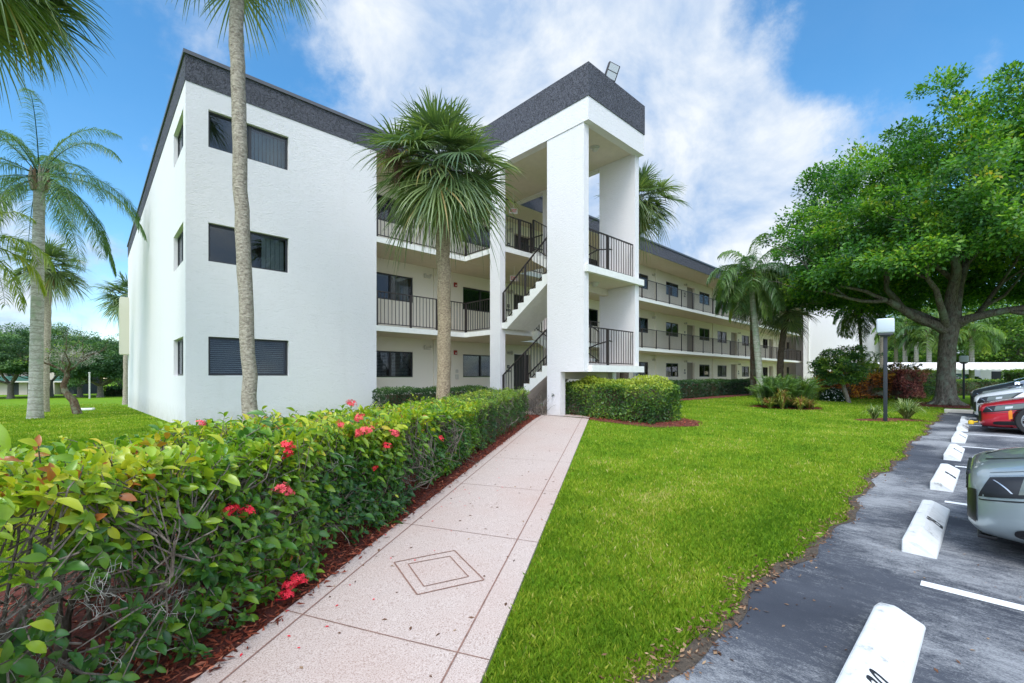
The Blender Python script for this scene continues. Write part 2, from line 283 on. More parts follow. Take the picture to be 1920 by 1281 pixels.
# ------------------------------------------------------------------ object helpers
COL = S.collection
def tag(o, label=None, cat=None, group=None, kind=None):
    if label: o['label'] = label
    if cat: o['category'] = cat
    if group: o['group'] = group
    if kind: o['kind'] = kind
    return o
def thing(name, label, cat, loc=(0, 0, 0), rz=0, group=None):
    o = bpy.data.objects.new(name, None); COL.objects.link(o); o.location = loc; o.rotation_euler = (0, 0, rz); o.empty_display_size = .2
    return tag(o, label, cat, group)
class MB:
    def __init__(s): s.v = []; s.f = []; s.mi = []; s.mats = []
    def m(s, name):
        if name not in s.mats: s.mats.append(name)
        return s.mats.index(name)
    def face(s, pts, mat):
        b = len(s.v); s.v += [tuple(p) for p in pts]; s.f.append(tuple(range(b, b+len(pts)))); s.mi.append(s.m(mat))
    def box(s, x0, y0, z0, x1, y1, z1, mat, T=None):
        x0, x1 = sorted((x0, x1)); y0, y1 = sorted((y0, y1)); z0, z1 = sorted((z0, z1))
        P = [(x0, y0, z0), (x1, y0, z0), (x1, y1, z0), (x0, y1, z0), (x0, y0, z1), (x1, y0, z1), (x1, y1, z1), (x0, y1, z1)]
        if T is not None: P = [tuple(T @ Vector(p)) for p in P]
        b = len(s.v); s.v += P
        for f in ((3, 2, 1, 0), (4, 5, 6, 7), (0, 1, 5, 4), (1, 2, 6, 5), (2, 3, 7, 6), (3, 0, 4, 7)): s.f.append(tuple(b+i for i in f)); s.mi.append(s.m(mat))
        return s
    def bar(s, a, b, w, mat, h=None):
        a, b = Vector(a), Vector(b); d = (b-a); L = d.length; d.normalize()
        up = Vector((0, 0, 1)) if abs(d.z) < .95 else Vector((0, 1, 0))
        x = d.cross(up).normalized(); y = x.cross(d)
        T = Matrix((( x.x, d.x, y.x, a.x), (x.y, d.y, y.y, a.y), (x.z, d.z, y.z, a.z), (0, 0, 0, 1)))
        h = h or w
        return s.box(-w/2, 0, -h/2, w/2, L, h/2, mat, T)
    def prism(s, prof, ax, a, b, mat):      # profile polygon extruded along axis ax ('x': profile (y,z); 'y': profile (x,z); 'z': profile (x,y))
        def P(q, t): return {'x': (t, q[0], q[1]), 'y': (q[0], t, q[1]), 'z': (q[0], q[1], t)}[ax]
        n = len(prof); v0 = len(s.v); s.v += [P(q, a) for q in prof]+[P(q, b) for q in prof]; k = s.m(mat)
        s.f.append(tuple(v0+i for i in range(n))); s.f.append(tuple(v0+n+i for i in reversed(range(n)))); s.mi += [k, k]
        for i in range(n): j = (i+1) % n; s.f.append((v0+j, v0+i, v0+n+i, v0+n+j)); s.mi.append(k)
        return s
    def tube(s, pts, rad, mat, n=10, cap=True, jitter=0):
        pts = [Vector(p) for p in pts]; k = s.m(mat); v0 = len(s.v); u = None
        for i, p in enumerate(pts):
            d = (pts[min(i+1, len(pts)-1)]-pts[max(i-1, 0)]).normalized()
            if u is None: u = d.cross(Vector((0, 1, .01)) if abs(d.y) < .9 else Vector((1, 0, 0))).normalized()
            else: u = (u-d*u.dot(d)).normalized()
            w = d.cross(u); r = rad[i] if hasattr(rad, '__len__') else rad
            for j in range(n):
                a = 2*math.pi*j/n; rr = r*(1+(random.uniform(-jitter, jitter) if jitter else 0)); s.v.append(tuple(p+(u*math.cos(a)+w*math.sin(a))*rr))
        for i in range(len(pts)-1):
            for j in range(n): a = v0+i*n+j; b = v0+i*n+(j+1) % n; s.f.append((a, b, b+n, a+n)); s.mi.append(k)
        if cap: s.f.append(tuple(v0+j for j in reversed(range(n)))); s.f.append(tuple(v0+(len(pts)-1)*n+j for j in range(n))); s.mi += [k, k]
        return s
    def lathe(s, prof, mat, n=24, c=(0, 0, 0), ax='z'):
        k = s.m(mat); v0 = len(s.v)
        for r, h in prof:
            for j in range(n):
                a = 2*math.pi*j/n; p = (r*math.cos(a), r*math.sin(a), h)
                if ax == 'x': p = (p[2], p[0], p[1])
                if ax == 'y': p = (p[0], p[2], p[1])
                s.v.append((p[0]+c[0], p[1]+c[1], p[2]+c[2]))
        for i in range(len(prof)-1):
            for j in range(n): a = v0+i*n+j; b = v0+i*n+(j+1) % n; s.f.append((a, b, b+n, a+n)); s.mi.append(k)
        return s
    def build(s, name, parent=None, smooth=False, bevel=0, loc=None):
        me = bpy.data.meshes.new(name); me.from_pydata(s.v, [], s.f)
        for n in s.mats: me.materials.append(M[n])
        me.polygons.foreach_set('material_index', s.mi)
        if smooth:
            bm = bmesh.new(); bm.from_mesh(me); bmesh.ops.remove_doubles(bm, verts=bm.verts, dist=1e-5); bmesh.ops.recalc_face_normals(bm, faces=bm.faces); bm.to_mesh(me); bm.free()
            me.polygons.foreach_set('use_smooth', [True]*len(me.polygons))
            me.set_sharp_from_angle(angle=R(smooth if smooth > 1 else 40))
        elif bevel:
            bm = bmesh.new(); bm.from_mesh(me); bmesh.ops.recalc_face_normals(bm, faces=bm.faces)
            bmesh.ops.bevel(bm, geom=list(bm.edges), offset=bevel, segments=3, profile=.5, affect='EDGES', clamp_overlap=True); bm.to_mesh(me); bm.free()
        if bevel: me.polygons.foreach_set('use_smooth', [True]*len(me.polygons)); me.set_sharp_from_angle(angle=R(50))
        me.update(); o = bpy.data.objects.new(name, me); COL.objects.link(o)
        if parent is not None: o.parent = parent
        if loc is not None: o.location = loc
        return o
def copy_tree(o, parent=None):
    c = o.copy(); COL.objects.link(c); c.parent = parent
    for ch in [x for x in bpy.data.objects if x.parent == o and x is not c]: copy_tree(ch, c)
    return c
def npmesh(name, V, F, mats, parent=None, rnd=None, smooth=False, mi=None):
    """V (n,3); F list of index arrays (m,k)"""
    me = bpy.data.meshes.new(name); V = np.asarray(V, np.float32).reshape(-1, 3)
    me.vertices.add(len(V)); me.vertices.foreach_set('co', V.ravel())
    tot = sum(f.size for f in F); npoly = sum(len(f) for f in F)
    me.loops.add(tot); me.loops.foreach_set('vertex_index', np.concatenate([f.ravel() for f in F]).astype(np.int32))
    me.polygons.add(npoly); lens = np.concatenate([np.full(len(f), f.shape[1]) for f in F]); st = np.concatenate([[0], np.cumsum(lens)[:-1]]).astype(np.int32)
    me.polygons.foreach_set('loop_start', st)
    if smooth: me.polygons.foreach_set('use_smooth', np.ones(npoly, bool))
    me.update(calc_edges=True)
    for m in ([mats] if isinstance(mats, str) else mats): me.materials.append(M[m])
    if rnd is not None:
        at_ = me.attributes.new('rnd', 'FLOAT', 'POINT'); at_.data.foreach_set('value', np.clip(rnd, 0, 1).astype(np.float32))
    o = bpy.data.objects.new(name, me); COL.objects.link(o)
    if parent is not None: o.parent = parent
    return o
def unit(a): return a/np.maximum(np.linalg.norm(a, axis=-1, keepdims=True), 1e-9)
def leaves(name, P, D, N, L, Wd, rnd, mat, parent=None, fine=False, droop=.15):
    P, D = np.asarray(P), unit(np.asarray(D)); N = np.asarray(N); N = unit(N-D*np.sum(N*D, 1, keepdims=True)); B = np.cross(D, N)
    n = len(P); L = np.broadcast_to(L, n)[:, None]; Wd = np.broadcast_to(Wd, n)[:, None]
    if fine:
        sh = [(0, 0, 0)]
        for a_, w_, u_ in ((.13, .26, .02), (.34, .46, .05), (.60, .47, .04), (.84, .27, -.03)): c_ = u_-.04; sh += [(a_, w_, c_+.11*w_*2), (a_, 0, c_), (a_, -w_, c_+.11*w_*2)]
        sh.append((1, 0, -.13)); f4 = []; 
        for i_ in range(3):
            b_ = 1+3*i_; f4 += [(b_+1, b_+2, b_+5, b_+4), (b_, b_+1, b_+4, b_+3)]
        f4 = np.array(f4); f3 = np.array([(0, 3, 2), (0, 2, 1), (11, 12, 13), (10, 11, 13)])
    else:
        sh = [(0, 0, 0), (.5, .5, 0), (1, 0, -droop), (.5, -.5, 0)]; f4 = np.array([(0, 3, 2, 1)]); f3 = None
    k = len(sh); V = np.stack([P+D*L*a+B*Wd*b+N*L*c for a, b, c in sh], 1)
    base = (np.arange(n)*k)[:, None, None]; F = [(base+f4[None]).reshape(-1, 4)]
    if f3 is not None: F.append((base+f3[None]).reshape(-1, 3))
    return npmesh(name, V, F, mat, parent, np.repeat(rnd, k), smooth=fine)
def strips(name, C, Wd, rnd, mat, parent=None, B=None, wprof=None):
    """C (n,k,3) centre lines; ribbon of half width Wd (n,)"""
    n, k, _ = C.shape
    T = unit(np.gradient(C, axis=1))
    if B is None: B = np.cross(T, np.array([0, 0, 1.])); B = unit(B+1e-6)
    else: B = unit(np.broadcast_to(B[:, None, :], C.shape))
    wp = np.array(wprof if wprof is not None else np.linspace(1, .05, k))[None, :, None]; w = Wd[:, None, None]*wp
    V = np.stack([C-B*w, C+B*w], 2).reshape(-1, 3)
    i = np.arange(k-1)*2; q = np.stack([i, i+1, i+3, i+2], 1); F = (np.arange(n)[:, None, None]*2*k+q[None]).reshape(-1, 4)
    return npmesh(name, V, [F], mat, parent, np.repeat(rnd, 2*k) if np.ndim(rnd) == 1 and len(rnd) == n else np.repeat(rnd.ravel(), 2), smooth=False)
def rsph(n):
    v = rng.normal(size=(n, 3)); return unit(v)

# ------------------------------------------------------------------ ground
def ground_z(u, v):
    u = np.asarray(u, float); v = np.asarray(v, float)
    a = np.interp(v, [-12.2, -11.95, -11.7, -5, 0, 3, 20, 27, 50, 112], [-.03, -.02, .03, .25, .22, .10, -.33, -.60, -1.10, -2.3])
    b = np.interp(v, [-12.2, -11.95, -11.7, -5, 0, 13, 22, 27, 50, 112], [-.03, -.02, .03, .25, .22, .22, -.36, -.6, -1.1, -2.3])
    w = np.clip((u-0)/3, 0, 1)
    g = a*(1-w)+b*w
    lot = np.clip((u-22.6)/.5, 0, 1)        # beyond the end of the lot the lawn carries on level
    return g*(1-lot)+np.maximum(g, .06+.0*v)*lot
us = np.concatenate([[-700, -300, -120, -60], np.arange(-40, 80.1, .8), [22.6, 23.1], [100, 140, 220, 400, 900]]); us.sort()
vs = np.concatenate([[-700, -300, -120, -60, -40, -25], np.arange(-14, 45, .75), [-12.2, -11.95, -11.7, -5, 0], [52, 60, 80, 120, 200, 400, 900]]); vs.sort()
UU, VV = np.meshgrid(us, vs); nu, nv = len(us), len(vs)
idx = np.arange(nu*nv).reshape(nv, nu); F = np.stack([idx[:-1, :-1], idx[:-1, 1:], idx[1:, 1:], idx[1:, :-1]], -1).reshape(-1, 4)
tag(npmesh('lawn', np.stack([UU, VV, ground_z(UU, VV)], -1), [F], 'lawn_soil', smooth=True), kind='structure')
def edge_v(u):      # ragged edge between asphalt and lawn
    return -11.95+.05*math.sin(u*1.3)+.035*math.sin(u*4.1+1)+.02*math.sin(u*9.7)
mb = MB(); U = np.arange(-30, 22.9, .12)
for a, b in zip(U[:-1], U[1:]): mb.face([(a, -60, 0), (b, -60, 0), (b, edge_v(b), 0), (a, edge_v(a), 0)], 'asphalt')
mb.face([(22.86, -60, 0), (70, -60, 0), (70, -17.5, 0), (22.86, -17.5, 0)], 'asphalt')
tag(mb.build('parking_lot'), kind='structure')
mb = MB()
for a, b in zip(U[:-1], U[1:]):
    wa, wb = .05+.025*math.sin(a*3.3), .05+.025*math.sin(b*3.3)
    za, zb = float(ground_z(a, edge_v(a)+wa)), float(ground_z(b, edge_v(b)+wb))
    mb.face([(a, edge_v(a)-.015, .004), (b, edge_v(b)-.015, .004), (b, edge_v(b)+wb, zb+.012), (a, edge_v(a)+wa, za+.012)], 'edge_soil')
tag(mb.build('lawn_edge_soil'), kind='structure')
mb = MB()
for k in range(-2, 8):
    u = 2.44+2.85*k; mb.face([(u-.05, -17.6, .004), (u+.05, -17.6, .004), (u+.05, -12.62, .004), (u-.05, -12.62, .004)], 'line_paint')
tag(mb.build('parking_lines'), kind='structure')
mb = MB(); mb.box(22.6, -17.5, -.05, 22.78, -11.9, .13, 'concrete_pale'); tag(mb.build('lot_kerb', bevel=.02), kind='structure')

# walkway
PL0 = np.array(at(405, 2.03)); PL1 = np.array(at(1010, 12.6)); PR0 = np.array(at(910, 2.03)); PR1 = np.array(at(1104, 12.1))
dL = (PL1-PL0)/np.linalg.norm(PL1-PL0); dR = (PR1-PR0)/np.linalg.norm(PR1-PR0)
PLa = PL0-dL*1.6; PRa = PR0-dR*1.6
PL1 = PL1+dL*.6; PR1 = PR1
NW = 60
def walk(s, t):        # s 0..1 along, t 0..1 left to right
    p = (PLa*(1-s)+PL1*s)*(1-t)+(PRa*(1-s)+PR1*s)*t
    zz = max(float(ground_z(*p)), -.0)+.022
    return (p[0], p[1], zz)
mb = MB()
for i in range(NW):
    a, b = i/NW, (i+1)/NW
    mb.face([walk(a, 0), walk(a, 1), walk(b, 1), walk(b, 0)], 'pink_aggregate')
    for t in (0, 1):
        q = [walk(a, t), walk(b, t)]; mb.face([q[0], q[1], (q[1][0], q[1][1], q[1][2]-.12), (q[0][0], q[0][1], q[0][2]-.12)], 'pink_aggregate')
e0, e1 = walk(1, 0), walk(1, 1)
mb.face([(e0[0], e0[1], .274), (e1[0], e1[1], .274), (10.9, -4.1, .274), (10.9, -1.9, .274), (6.5, -1.9, .274)], 'pink_aggregate')
tag(mb.build('walkway', smooth=30), kind='structure')
mb = MB()
LEN = float(np.linalg.norm(PR1-PRa))
def groove(a, b, w=.011, n=1, up=.003):       # a,b in (s,t)
    for i in range(n):
        s0 = [a[k]+(b[k]-a[k])*i/n for k in (0, 1)]; s1 = [a[k]+(b[k]-a[k])*(i+1)/n for k in (0, 1)]
        p, q = Vector(walk(*s0)), Vector(walk(*s1)); p.z += up; q.z += up; d = (q-p).normalized(); x = Vector((d.y, -d.x, 0)).normalized()*w/2
        mb.face([p-x, p+x, q+x, q-x], 'joint_brown')
groove((0, .10), (1, .10), .0085, n=60); groove((0, .865), (1, .865), .0085, n=60)
def sof(px, py):       # walkway coordinates of a photo pixel
    d = CZ/((py-706)/FPX)
    for _ in range(6):
        p = np.array(at(px, d)); z = float(ground_z(*p))+.022 if ground_z(*p) > 0 else .022; d = (CZ-z)/((py-706)/FPX)
    s = 0; best = None
    for s in np.linspace(0, 1, 601):
        a = PLa*(1-s)+PL1*s; b = PRa*(1-s)+PR1*s; ab = b-a; t = float(np.dot(p-a, ab)/np.dot(ab, ab)); e = np.linalg.norm(a+ab*t-p)
        if best is None or e < best[0]: best = (e, s, t)
    return best[1], best[2]
for (a, b) in [((603, 1150), (905, 1235)), ((795, 985), (1005, 1017)), ((930, 915), (1040, 922)), ((960, 862), (1068, 868))]:
    s0, t0 = sof(*a); s1, t1 = sof(*b); sm = s0+(s1-s0)*0; groove((s0-(s1-s0)*0, 0.0), (s1, 1.0), .0055, 6, .0035)
def poly(pts, w):
    q = [sof(*p) for p in pts]
    for i in range(4): groove(q[i], q[(i+1) % 4], w, 2, .0035)
poly([(852, 1033), (908, 1087), (782, 1116), (739, 1055)], .010); poly([(843, 1044), (879, 1081), (795, 1100), (764, 1059)], .008)
tag(mb.build('walkway_joints'), kind='structure')

# mulch beds under hedges
wl = PL1-PLa; wl /= np.linalg.norm(wl); wn = np.array([-wl[1], wl[0]])      # wn points left of the path (away from lawn)
def bed(quad, name='mulch_bed', n=14):
    a, b, c, d = [np.array(p, float) for p in quad]; V = []; 
    for i in range(n+1):
        for j in range(n+1):
            s, t_ = i/n, j/n; p = (a*(1-s)+b*s)*(1-t_)+(d*(1-s)+c*s)*t_
            e = .02*math.sin(17*s+5*t_)
            V.append((p[0], p[1], float(ground_z(*p))+.012+.02*math.sin(math.pi*s)*math.sin(math.pi*t_)+.004*math.sin(9*i+5*j)))
    V = np.array(V); ix = np.arange((n+1)**2).reshape(n+1, n+1); F = np.stack([ix[:-1, :-1], ix[1:, :-1], ix[1:, 1:], ix[:-1, 1:]], -1).reshape(-1, 4)
    return tag(npmesh(name, V, [F], 'mulch_soil', smooth=True), kind='structure')
HL = 13.2
h0 = PLa-wl*1.4
bed([h0+wn*.0-wl*0, h0+wl*(HL+1.6), h0+wl*(HL+1.6)+wn*1.75, h0+wn*1.75], n=40)
def disc_bed(c, rx, ry, rot=0, name='mulch_bed'):
    n = 40; V = [(c[0], c[1], float(ground_z(*c))+.045)]
    for i in range(n):
        a = 2*math.pi*i/n; k = 1+.08*math.sin(3*a+c[0])+.05*math.sin(7*a)
        x, y = rx*k*math.cos(a), ry*k*math.sin(a); p = (c[0]+x*math.cos(rot)-y*math.sin(rot), c[1]+x*math.sin(rot)+y*math.cos(rot)); V.append((*p, float(ground_z(*p))+.012))
    F = np.array([(0, 1+i, 1+(i+1) % n) for i in range(n)]); return tag(npmesh(name, V, [F], 'mulch_soil', smooth=True), kind='structure')

# ------------------------------------------------------------------ the apartment building
F1, F2, F3, RB, RT_ = .262, 2.99, 5.75, 8.38, 9.0
SL = .17
B = thing('apartment_building', 'white stucco three storey apartment building with dark parapet, open corridors and stair tower', 'building', (0, 0, 0))
def wallholes(mb, ax, c, th, a0, a1, z0, z1, holes, mat, rev='sill_paint'):
    """wall in plane ax=c (front face), thickness th going to +ax; holes (a0,a1,z0,z1)"""
    def P(a, z, d): return (c+d, a, z) if ax == 'x' else (a, c+d, z)
    A = sorted({a0, a1, *[h[0] for h in holes], *[h[1] for h in holes]}); Z = sorted({z0, z1, *[h[2] for h in holes], *[h[3] for h in holes]})
    for i in range(len(A)-1):
        for j in range(len(Z)-1):
            am, zm = (A[i]+A[i+1])/2, (Z[j]+Z[j+1])/2
            if any(h[0] < am < h[1] and h[2] < zm < h[3] for h in holes): continue
            for d in (0, th): mb.face([P(A[i], Z[j], d), P(A[i+1], Z[j], d), P(A[i+1], Z[j+1], d), P(A[i], Z[j+1], d)], mat)
    for h in [(a0, a1, z0, z1)]+list(holes):
        for (p, q) in (((h[0], h[2]), (h[0], h[3])), ((h[1], h[2]), (h[1], h[3])), ((h[0], h[2]), (h[1], h[2])), ((h[0], h[3]), (h[1], h[3]))):
            mb.face([P(*p, 0), P(*q, 0), P(*q, th), P(*p, th)], mat)
def window(parent, ax, c, a0, a1, z0, z1, inset=.09, style=None, split=.5, label=None, open_side=None):
    """window unit set back from wall face at ax=c"""
    def bx(mb, A0, A1, Z0, Z1, d0, d1, mat):
        if ax == 'x': mb.box(c+d0, A0, Z0, c+d1, A1, Z1, mat)
        else: mb.box(A0, c+d0, Z0, A1, c+d1, Z1, mat)
    m = MB(); f = .05
    bx(m, a0+.004, a1-.004, z0+.004, z0+f, inset, inset+.07, 'frame_metal'); bx(m, a0+.004, a1-.004, z1-f, z1-.004, inset, inset+.07, 'frame_metal')
    bx(m, a0+.004, a0+f, z0+f, z1-f, inset, inset+.07, 'frame_metal'); bx(m, a1-f, a1-.004, z0+f, z1-f, inset, inset+.07, 'frame_metal')
    sp = a0+(a1-a0)*split
    bx(m, sp-.035, sp+.035, z0+f, z1-f, inset-.012, inset+.06, 'frame_metal')
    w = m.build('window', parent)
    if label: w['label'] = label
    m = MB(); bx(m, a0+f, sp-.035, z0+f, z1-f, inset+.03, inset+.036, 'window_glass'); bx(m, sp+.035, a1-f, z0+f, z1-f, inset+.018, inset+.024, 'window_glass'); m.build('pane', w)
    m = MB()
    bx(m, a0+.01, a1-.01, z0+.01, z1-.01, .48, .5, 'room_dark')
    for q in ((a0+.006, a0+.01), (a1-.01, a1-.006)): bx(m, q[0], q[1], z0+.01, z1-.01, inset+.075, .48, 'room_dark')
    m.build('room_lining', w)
    if style in ('blind', 'dblind'):
        m = MB(); z = z0+.07
        while z < z1-.06:
            k = .024
            for A, Bq in (((a0+.07), sp-.05), (sp+.05, a1-.07)):
                if ax == 'x': m.face([(c+.2, A, z), (c+.2, Bq, z), (c+.225, Bq, z+k), (c+.225, A, z+k)], 'blind_white')
                else: m.face([(A, c+.2, z), (Bq, c+.2, z), (Bq, c+.225, z+k), (A, c+.225, z+k)], 'blind_white')
            z += .052
        m.build('blind', w)
    if style in ('vertical', 'half'):
        m = MB(); a = (sp+.05) if style == 'vertical' else a0+.07
        e = a1-.07
        while a < e:
            d = .2; 
            if ax == 'x': m.face([(c+d, a, z0+.06), (c+d+.03, a+.085, z0+.06), (c+d+.03, a+.085, z1-.07), (c+d, a, z1-.07)], 'curtain_blue')
            else: m.face([(a, c+d, z0+.06), (a+.085, c+d+.03, z0+.06), (a+.085, c+d+.03, z1-.07), (a, c+d, z1-.07)], 'curtain_blue')
            a += .092
        m.build('vertical_blind', w)
    if style == 'curtain':
        m = MB(); a = sp+.3; k = 0
        while a < a1-.08: 
            d = .2+.02*(k % 2); m.box(a, c+d, z0+.06, a+.05, c+d+.01, z1-.06, 'blind_white') if ax == 'y' else m.box(c+d, a, z0+.06, c+d+.01, a+.05, z1-.06, 'blind_white'); a += .055; k += 1
        m.build('curtain', w)
    return w
WZ = [(1.42, 2.37), (4.20, 5.14), (6.97, 7.88)]
# end wall facing the lawn (v = 0)
holes = [(.45, 2.27, *z) for z in WZ]
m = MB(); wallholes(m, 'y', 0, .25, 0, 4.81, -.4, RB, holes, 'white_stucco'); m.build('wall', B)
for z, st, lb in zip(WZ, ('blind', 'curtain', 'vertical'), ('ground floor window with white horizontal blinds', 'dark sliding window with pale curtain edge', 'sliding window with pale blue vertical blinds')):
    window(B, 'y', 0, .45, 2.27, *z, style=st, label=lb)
# long side wall (u = 0)
holes = [(.35, 2.05, *z) for z in WZ]
m = MB(); wallholes(m, 'x', 0, .25, .25, 21.6, -.9, RB, holes, 'white_stucco'); m.build('wall', B)
for i, z in enumerate(WZ): window(B, 'x', 0, .35, 2.05, *z, style='dblind' if i == 0 else None)
m = MB(); m.box(4.56, .25, -.4, 4.81, 14, RB, 'white_stucco'); m.build('wall', B); m = MB(); m.box(.25, 21.35, -.9, 4.8, 21.6, RB, 'white_stucco'); m.build('wall', B)
# corridor back wall (v = 1.7)
HB = []; DB = []
for fi, fz in enumerate((F1, F2, F3)):
    zz = WZ[fi]; z0, z1 = zz[0]-.05, zz[1]-.06
    for (a, b, s) in [(5.3, 7.12, 'blind' if fi == 0 else ('curtain' if fi == 1 else None)), (9.45, 11.35, 'blind' if fi == 0 else None), (22.4, 24.2, 'curtain'), (26.5, 28.3, 'curtain'), (31.65, 33.5, 'blind' if fi == 1 else 'curtain'),
                      (35.0, 36.9, 'curtain'), (40.3, 42.1, 'half' if fi == 1 else 'curtain'), (45.8, 47.3, 'curtain'), (51.0, 52.3, None), (17.0, 18.8, None)]: HB.append((a, b, z0, z1, s))
    for (a, b, k) in [(12.35, 13.45, 'door_dark'), (29.6, 30.85, 'door_taupe'), (37.8, 39.15, 'door_taupe'), (47.6, 48.95, 'door_taupe'), (53.5, 54.9, 'door_dark'), (20.0, 21.1, 'door_taupe')]: DB.append((a, b, fz, fz+2.17, k))
m = MB(); wallholes(m, 'y', 1.7, .2, 4.81, 57, F1-.1, RB, [h[:4] for h in HB+DB], 'cream_plaster'); m.build('wall', B)
for h in HB: window(B, 'y', 1.7, *h[:4], inset=.04, style=h[4])
def door(parent, a, b, z0, z1, mat, inset=.16):
    m = MB(); m.box(a+.006, 1.7+inset, z0+.01, b-.006, 1.7+inset+.05, z1-.006, mat)
    for zc in (z0+.25, z0+1.2):
        m.box(a+.16, 1.7+inset-.008, zc, b-.16, 1.7+inset, zc+.75, mat)
    d = m.build('door', parent)
    m = MB(); m.tube([(b-.12, 1.7+inset, z0+1.0), (b-.12, 1.7+inset-.06, z0+1.0)], .018, 'chrome', 8); m.lathe([(0, 0), (.03, 0), (.032, .02), (.02, .035), (0, .035)], 'chrome', 12, (b-.12, 1.7+inset-.08, z0+1.0), 'y'); m.build('handle', d)
for h in DB: door(B, *h)
# pilasters on the corridor wall
m = MB()
for a in (8.0, 25.0, 33.95, 43.6, 49.9):
    for f0, f1 in ((F1, F2-SL), (F2, F3-SL), (F3, RB)): m.box(a, 1.615, f0, a+.55, 1.698, f1, 'cream_plaster')
m.build('pilaster', B)
# corridor slabs
def slab(name, x0, y0, x1, y1, zt, th=SL, top='floor_paint', side='slab_white', under='ceiling_paint'):
    m = MB(); m.box(x0, y0, zt-th, x1, y1, zt, side); m.face([(x0+.02, y0+.02, zt-th-.003), (x1-.02, y0+.02, zt-th-.003), (x1-.02, y1-.0, zt-th-.003), (x0+.02, y1-.0, zt-th-.003)], under)
    m.face([(x0+.04, y0+.04, zt+.003), (x1-.04, y0+.04, zt+.003), (x1-.04, y1, zt+.003), (x0+.04, y1, zt+.003)], top); return m.build(name, B)
for fz in (F2, F3): slab('corridor_floor', 4.81, 0, 52.6, 1.7, fz)
slab('corridor_floor', 4.81, 0, 56.9, 1.7, F1, .5)
for fz in (F1, F2, F3): slab('stair_lobby_floor', 8.25, -1.95, 11.04, -.003, fz+.0 if fz > 1 else F1, SL if fz > 1 else .4)
# roof, fascia and ceiling over the corridor
m = MB(); m.box(.02, .02, RB+.02, 57, 21.5, RT_-.06, 'grey_stucco'); m.build('roof', B)
m = MB()
for a, b in ((-.01, 8.13), (11.09, 57)): m.box(a, -.012, RB, b, .018, RT_, 'grey_stucco')
m.box(-.012, .02, RB, .018, 21.6, RT_, 'grey_stucco')
m.build('parapet_band', B)
m = MB(); m.box(-.05, -.05, RT_, 8.12, .2, RT_+.09, 'coping_metal'); m.box(11.1, -.05, RT_, 57, .2, RT_+.09, 'coping_metal'); m.box(-.05, .2, RT_, .2, 21.64, RT_+.09, 'coping_metal'); m.build('coping', B)
m = MB(); m.box(4.82, .02, RB-.02, 57, 1.69, RB+.01, 'ceiling_paint'); m.build('corridor_ceiling', B)
m = MB(); m.box(-.38, 20.5, 2.65, -.003, 21.3, 5.9, 'shutter_beige')
for i in range(5): m.box(-.41, 20.55+i*.15, 2.7, -.38, 20.62+i*.15, 5.85, 'shutter_beige')
m.build('shutter_box', B)
# stair tower
U0, U1 = 8.19, 11.04
m = MB(); m.box(U0, -5.4, 1.53, U0+.22, -4.05, RB, 'white_stucco'); m.box(U0, -4.56, -.1, U0+.22, -4.05, 1.529, 'white_stucco'); m.build('stair_pillar', B)
m = MB(); m.box(U1-.22, -5.4, 1.73, U1, -4.05, RB, 'white_stucco'); m.box(U1-.22, -4.56, -.1, U1, -4.05, 1.529, 'white_stucco'); m.build('stair_pillar', B)
m = MB(); m.box(U0, -1.96, -.1, U0+.24, -1.46, RB, 'white_stucco'); m.build('stair_pillar', B)
m = MB(); m.box(U1-.22, -1.96, -.1, U1, -1.46, RB, 'white_stucco'); m.build('stair_pillar', B)
m = MB()
m.box(U0-.02, -5.57, RB, U0+.25, 1.6, 9.02, 'white_stucco'); m.box(U1-.23, -5.57, RB, U1+.02, 1.6, 9.02, 'white_stucco'); m.box(U0+.25, -5.57, RB, U1-.23, -5.32, 9.02, 'white_stucco'); m.build('tower_beam', B)
m = MB(); m.box(U0-.04, -5.59, 9.02, U1+.04, 1.62, 9.93, 'grey_stucco'); m.build('tower_parapet', B)
m = MB(); m.box(U0+.25, -5.32, RB+.05, U1-.23, 1.68, RB+.12, 'ceiling_paint'); m.build('tower_ceiling', B)
for zt in (1.72, 4.47):
    m = MB(); m.box(U0+.22 if zt < 2 else U0+.02, -5.52, zt-.19, U1+.12, -5.405, zt, 'slab_white'); m.box(U0+.222, -5.404, zt-.19, U1-.222, -4.05, zt, 'slab_white')
    m.face([(U0+.24, -5.4, zt-.193), (U1-.24, -5.4, zt-.193), (U1-.24, -4.06, zt-.193), (U0+.24, -4.06, zt-.193)], 'ceiling_paint')
    m.face([(U0+.24, -5.4, zt+.003), (U1-.24, -5.4, zt+.003), (U1-.24, -4.06, zt+.003), (U0+.24, -4.06, zt+.003)], 'floor_paint')
    m.box(U0+.222, -4.4, zt-.40, U1-.222, -4.2, zt-.192, 'ceiling_paint'); m.build('stair_landing', B)
def flight(x0, x1, y0, z0, y1, z1, n=8):
    """steps rise from (y0,z0) to (y1,z1)"""
    dy, dz = (y1-y0)/n, (z1-z0)/n; pr = [(y0, z0)]
    for i in range(n): pr += [(y0+dy*i, z0+dz*(i+1)), (y0+dy*(i+1), z0+dz*(i+1))]
    pr += [(y1, z1-.26), (y0+dy*.9, z0-.03)]
    m = MB(); m.prism(pr, 'x', x0, x1, 'slab_white'); 
    for i in range(n): m.box(x0+.06, y0+dy*i+.02*(1 if dy < 0 else -1), z0+dz*(i+1)+.001, x1-.06, y0+dy*(i+1), z0+dz*(i+1)+.008, 'floor_paint')
    return m.build('stair_flight', B)
for zb, zm, zt in ((F1, 1.72, F2), (F2, 4.47, F3)):
    flight(U0+.07, 9.5, -1.97, zb, -4.04, zm); flight(9.72, U1-.10, -4.04, zm, -1.97, zt)
